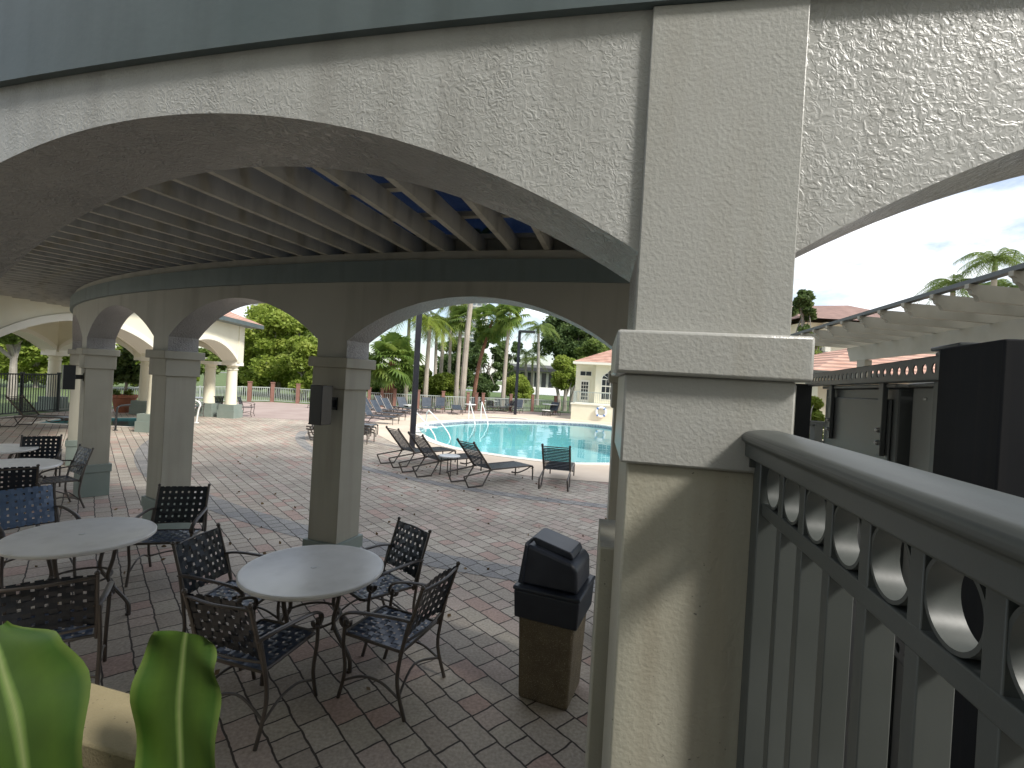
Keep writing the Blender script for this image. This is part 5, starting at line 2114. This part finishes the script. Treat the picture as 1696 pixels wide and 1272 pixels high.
# fallen leaves on the pavers
fl = []
for i in range(240):
    x, y = rnd.uniform(-7, 2), rnd.uniform(3.0, 13)
    fl.append((x, y, .012))
o = leaves_mesh('fallen_leaves', fl, [.004] * len(fl), 320, .03, mat('dry_leaf', (.16, .10, .05), .8, (.24, .17, .08), 8), seed=5)
o['kind'] = 'stuff'
o['label'] = 'dry leaves and bits scattered over the patio pavers'

# ------------------------------------------------------------------ added unseen blocks that shade the patio and foreground
def light_blocker(name, label, x0, x1, y0, y1, h, floors, faces):
    t = thing(name, label, 'hotel building')
    MB().box(x0, x1, y0, y1, 0, h).build('wall', M['cream'], t)
    fh = h / floors
    for i in range(floors):
        mb = MB()
        if 'N' in faces:
            n = int((x1 - x0) / 2.6)
            for j in range(n):
                a = x0 + (j + .25) * (x1 - x0) / n
                mb.box(a, a + 1.3, y1 + .003, y1 + .03, fh * i + .9, fh * i + 2.4)
        if 'W' in faces:
            n = int((y1 - y0) / 2.6)
            for j in range(n):
                a = y0 + (j + .25) * (y1 - y0) / n
                mb.box(x0 - .03, x0 - .003, a, a + 1.3, fh * i + .9, fh * i + 2.4)
        mb.build('window_row', M['glass'], t, smooth=False)
    return t


light_blocker('rear_light_blocker', 'added unseen stucco block behind the camera that darkens the foreground', -26, 5.5, -12, -4.6, 15, 5, 'N')  # added out of view to cut sky light; cream wall bounces some back
light_blocker('side_sun_blocker', 'added unseen stucco block beyond the right edge shading the patio', 9.6, 20, -3.2, 1.6, 22, 7, 'NW')  # added out of view to keep the sun off the patio

# ------------------------------------------------------------------ light
sd = Vector((1.45, -1.0, 1.7)).normalized()        # towards the sun
elev = math.asin(sd.z)
S.world = bpy.data.worlds.new('World')
S.world.use_nodes = True
nt = S.world.node_tree
nt.nodes.clear()
L = nt.links.new
wo = nt.nodes.new('ShaderNodeOutputWorld')
bg = nt.nodes.new('ShaderNodeBackground')
bg.inputs['Strength'].default_value = .1
sky = nt.nodes.new('ShaderNodeTexSky')
sky.sky_type = 'NISHITA'
sky.sun_disc = False
sky.sun_elevation = elev
sky.sun_rotation = math.atan2(sd.x, sd.y)
sky.air_density = 1.0
sky.dust_density = 1.0
tc = nt.nodes.new('ShaderNodeTexCoord')
mp = nt.nodes.new('ShaderNodeMapping')
mp.inputs['Scale'].default_value = (1.0, 1.0, 2.6)
mp.inputs['Location'].default_value = (.35, .2, .1)
L(tc.outputs['Generated'], mp.inputs[0])
nz = nt.nodes.new('ShaderNodeTexNoise')
nz.inputs['Scale'].default_value = 2.3
nz.inputs['Detail'].default_value = 9
nz.inputs['Roughness'].default_value = .62
nz.inputs['Distortion'].default_value = .3
L(mp.outputs[0], nz.inputs['Vector'])
rp_ = nt.nodes.new('ShaderNodeValToRGB')
rp_.color_ramp.elements[0].position = .44
rp_.color_ramp.elements[1].position = .60
rp_.color_ramp.elements[0].color = (.12, .12, .12, 1)
rp_.color_ramp.elements[1].color = (1, 1, 1, 1)
L(nz.outputs['Fac'], rp_.inputs[0])
mx = nt.nodes.new('ShaderNodeMix')
mx.data_type = 'RGBA'
L(rp_.outputs[0], mx.inputs[0])
L(sky.outputs[0], mx.inputs[6])
mx.inputs[7].default_value = (8.6, 8.8, 9.1, 1)
L(mx.outputs[2], bg.inputs[0])
L(bg.outputs[0], wo.inputs[0])

sl = bpy.data.lights.new('sun', 'SUN')
sl.energy = 2.8
sl.angle = R(10)
sl.color = (1, .96, .89)
so_ = bpy.data.objects.new('sun', sl)
C.objects.link(so_)
so_.rotation_euler = (-sd).to_track_quat('-Z', 'Y').to_euler()

S.view_settings.view_transform = 'Standard'
S.view_settings.look = 'None'
S.view_settings.exposure = 0.85
S.view_settings.gamma = 1
S.cycles.max_bounces = 8
S.cycles.transparent_max_bounces = 16
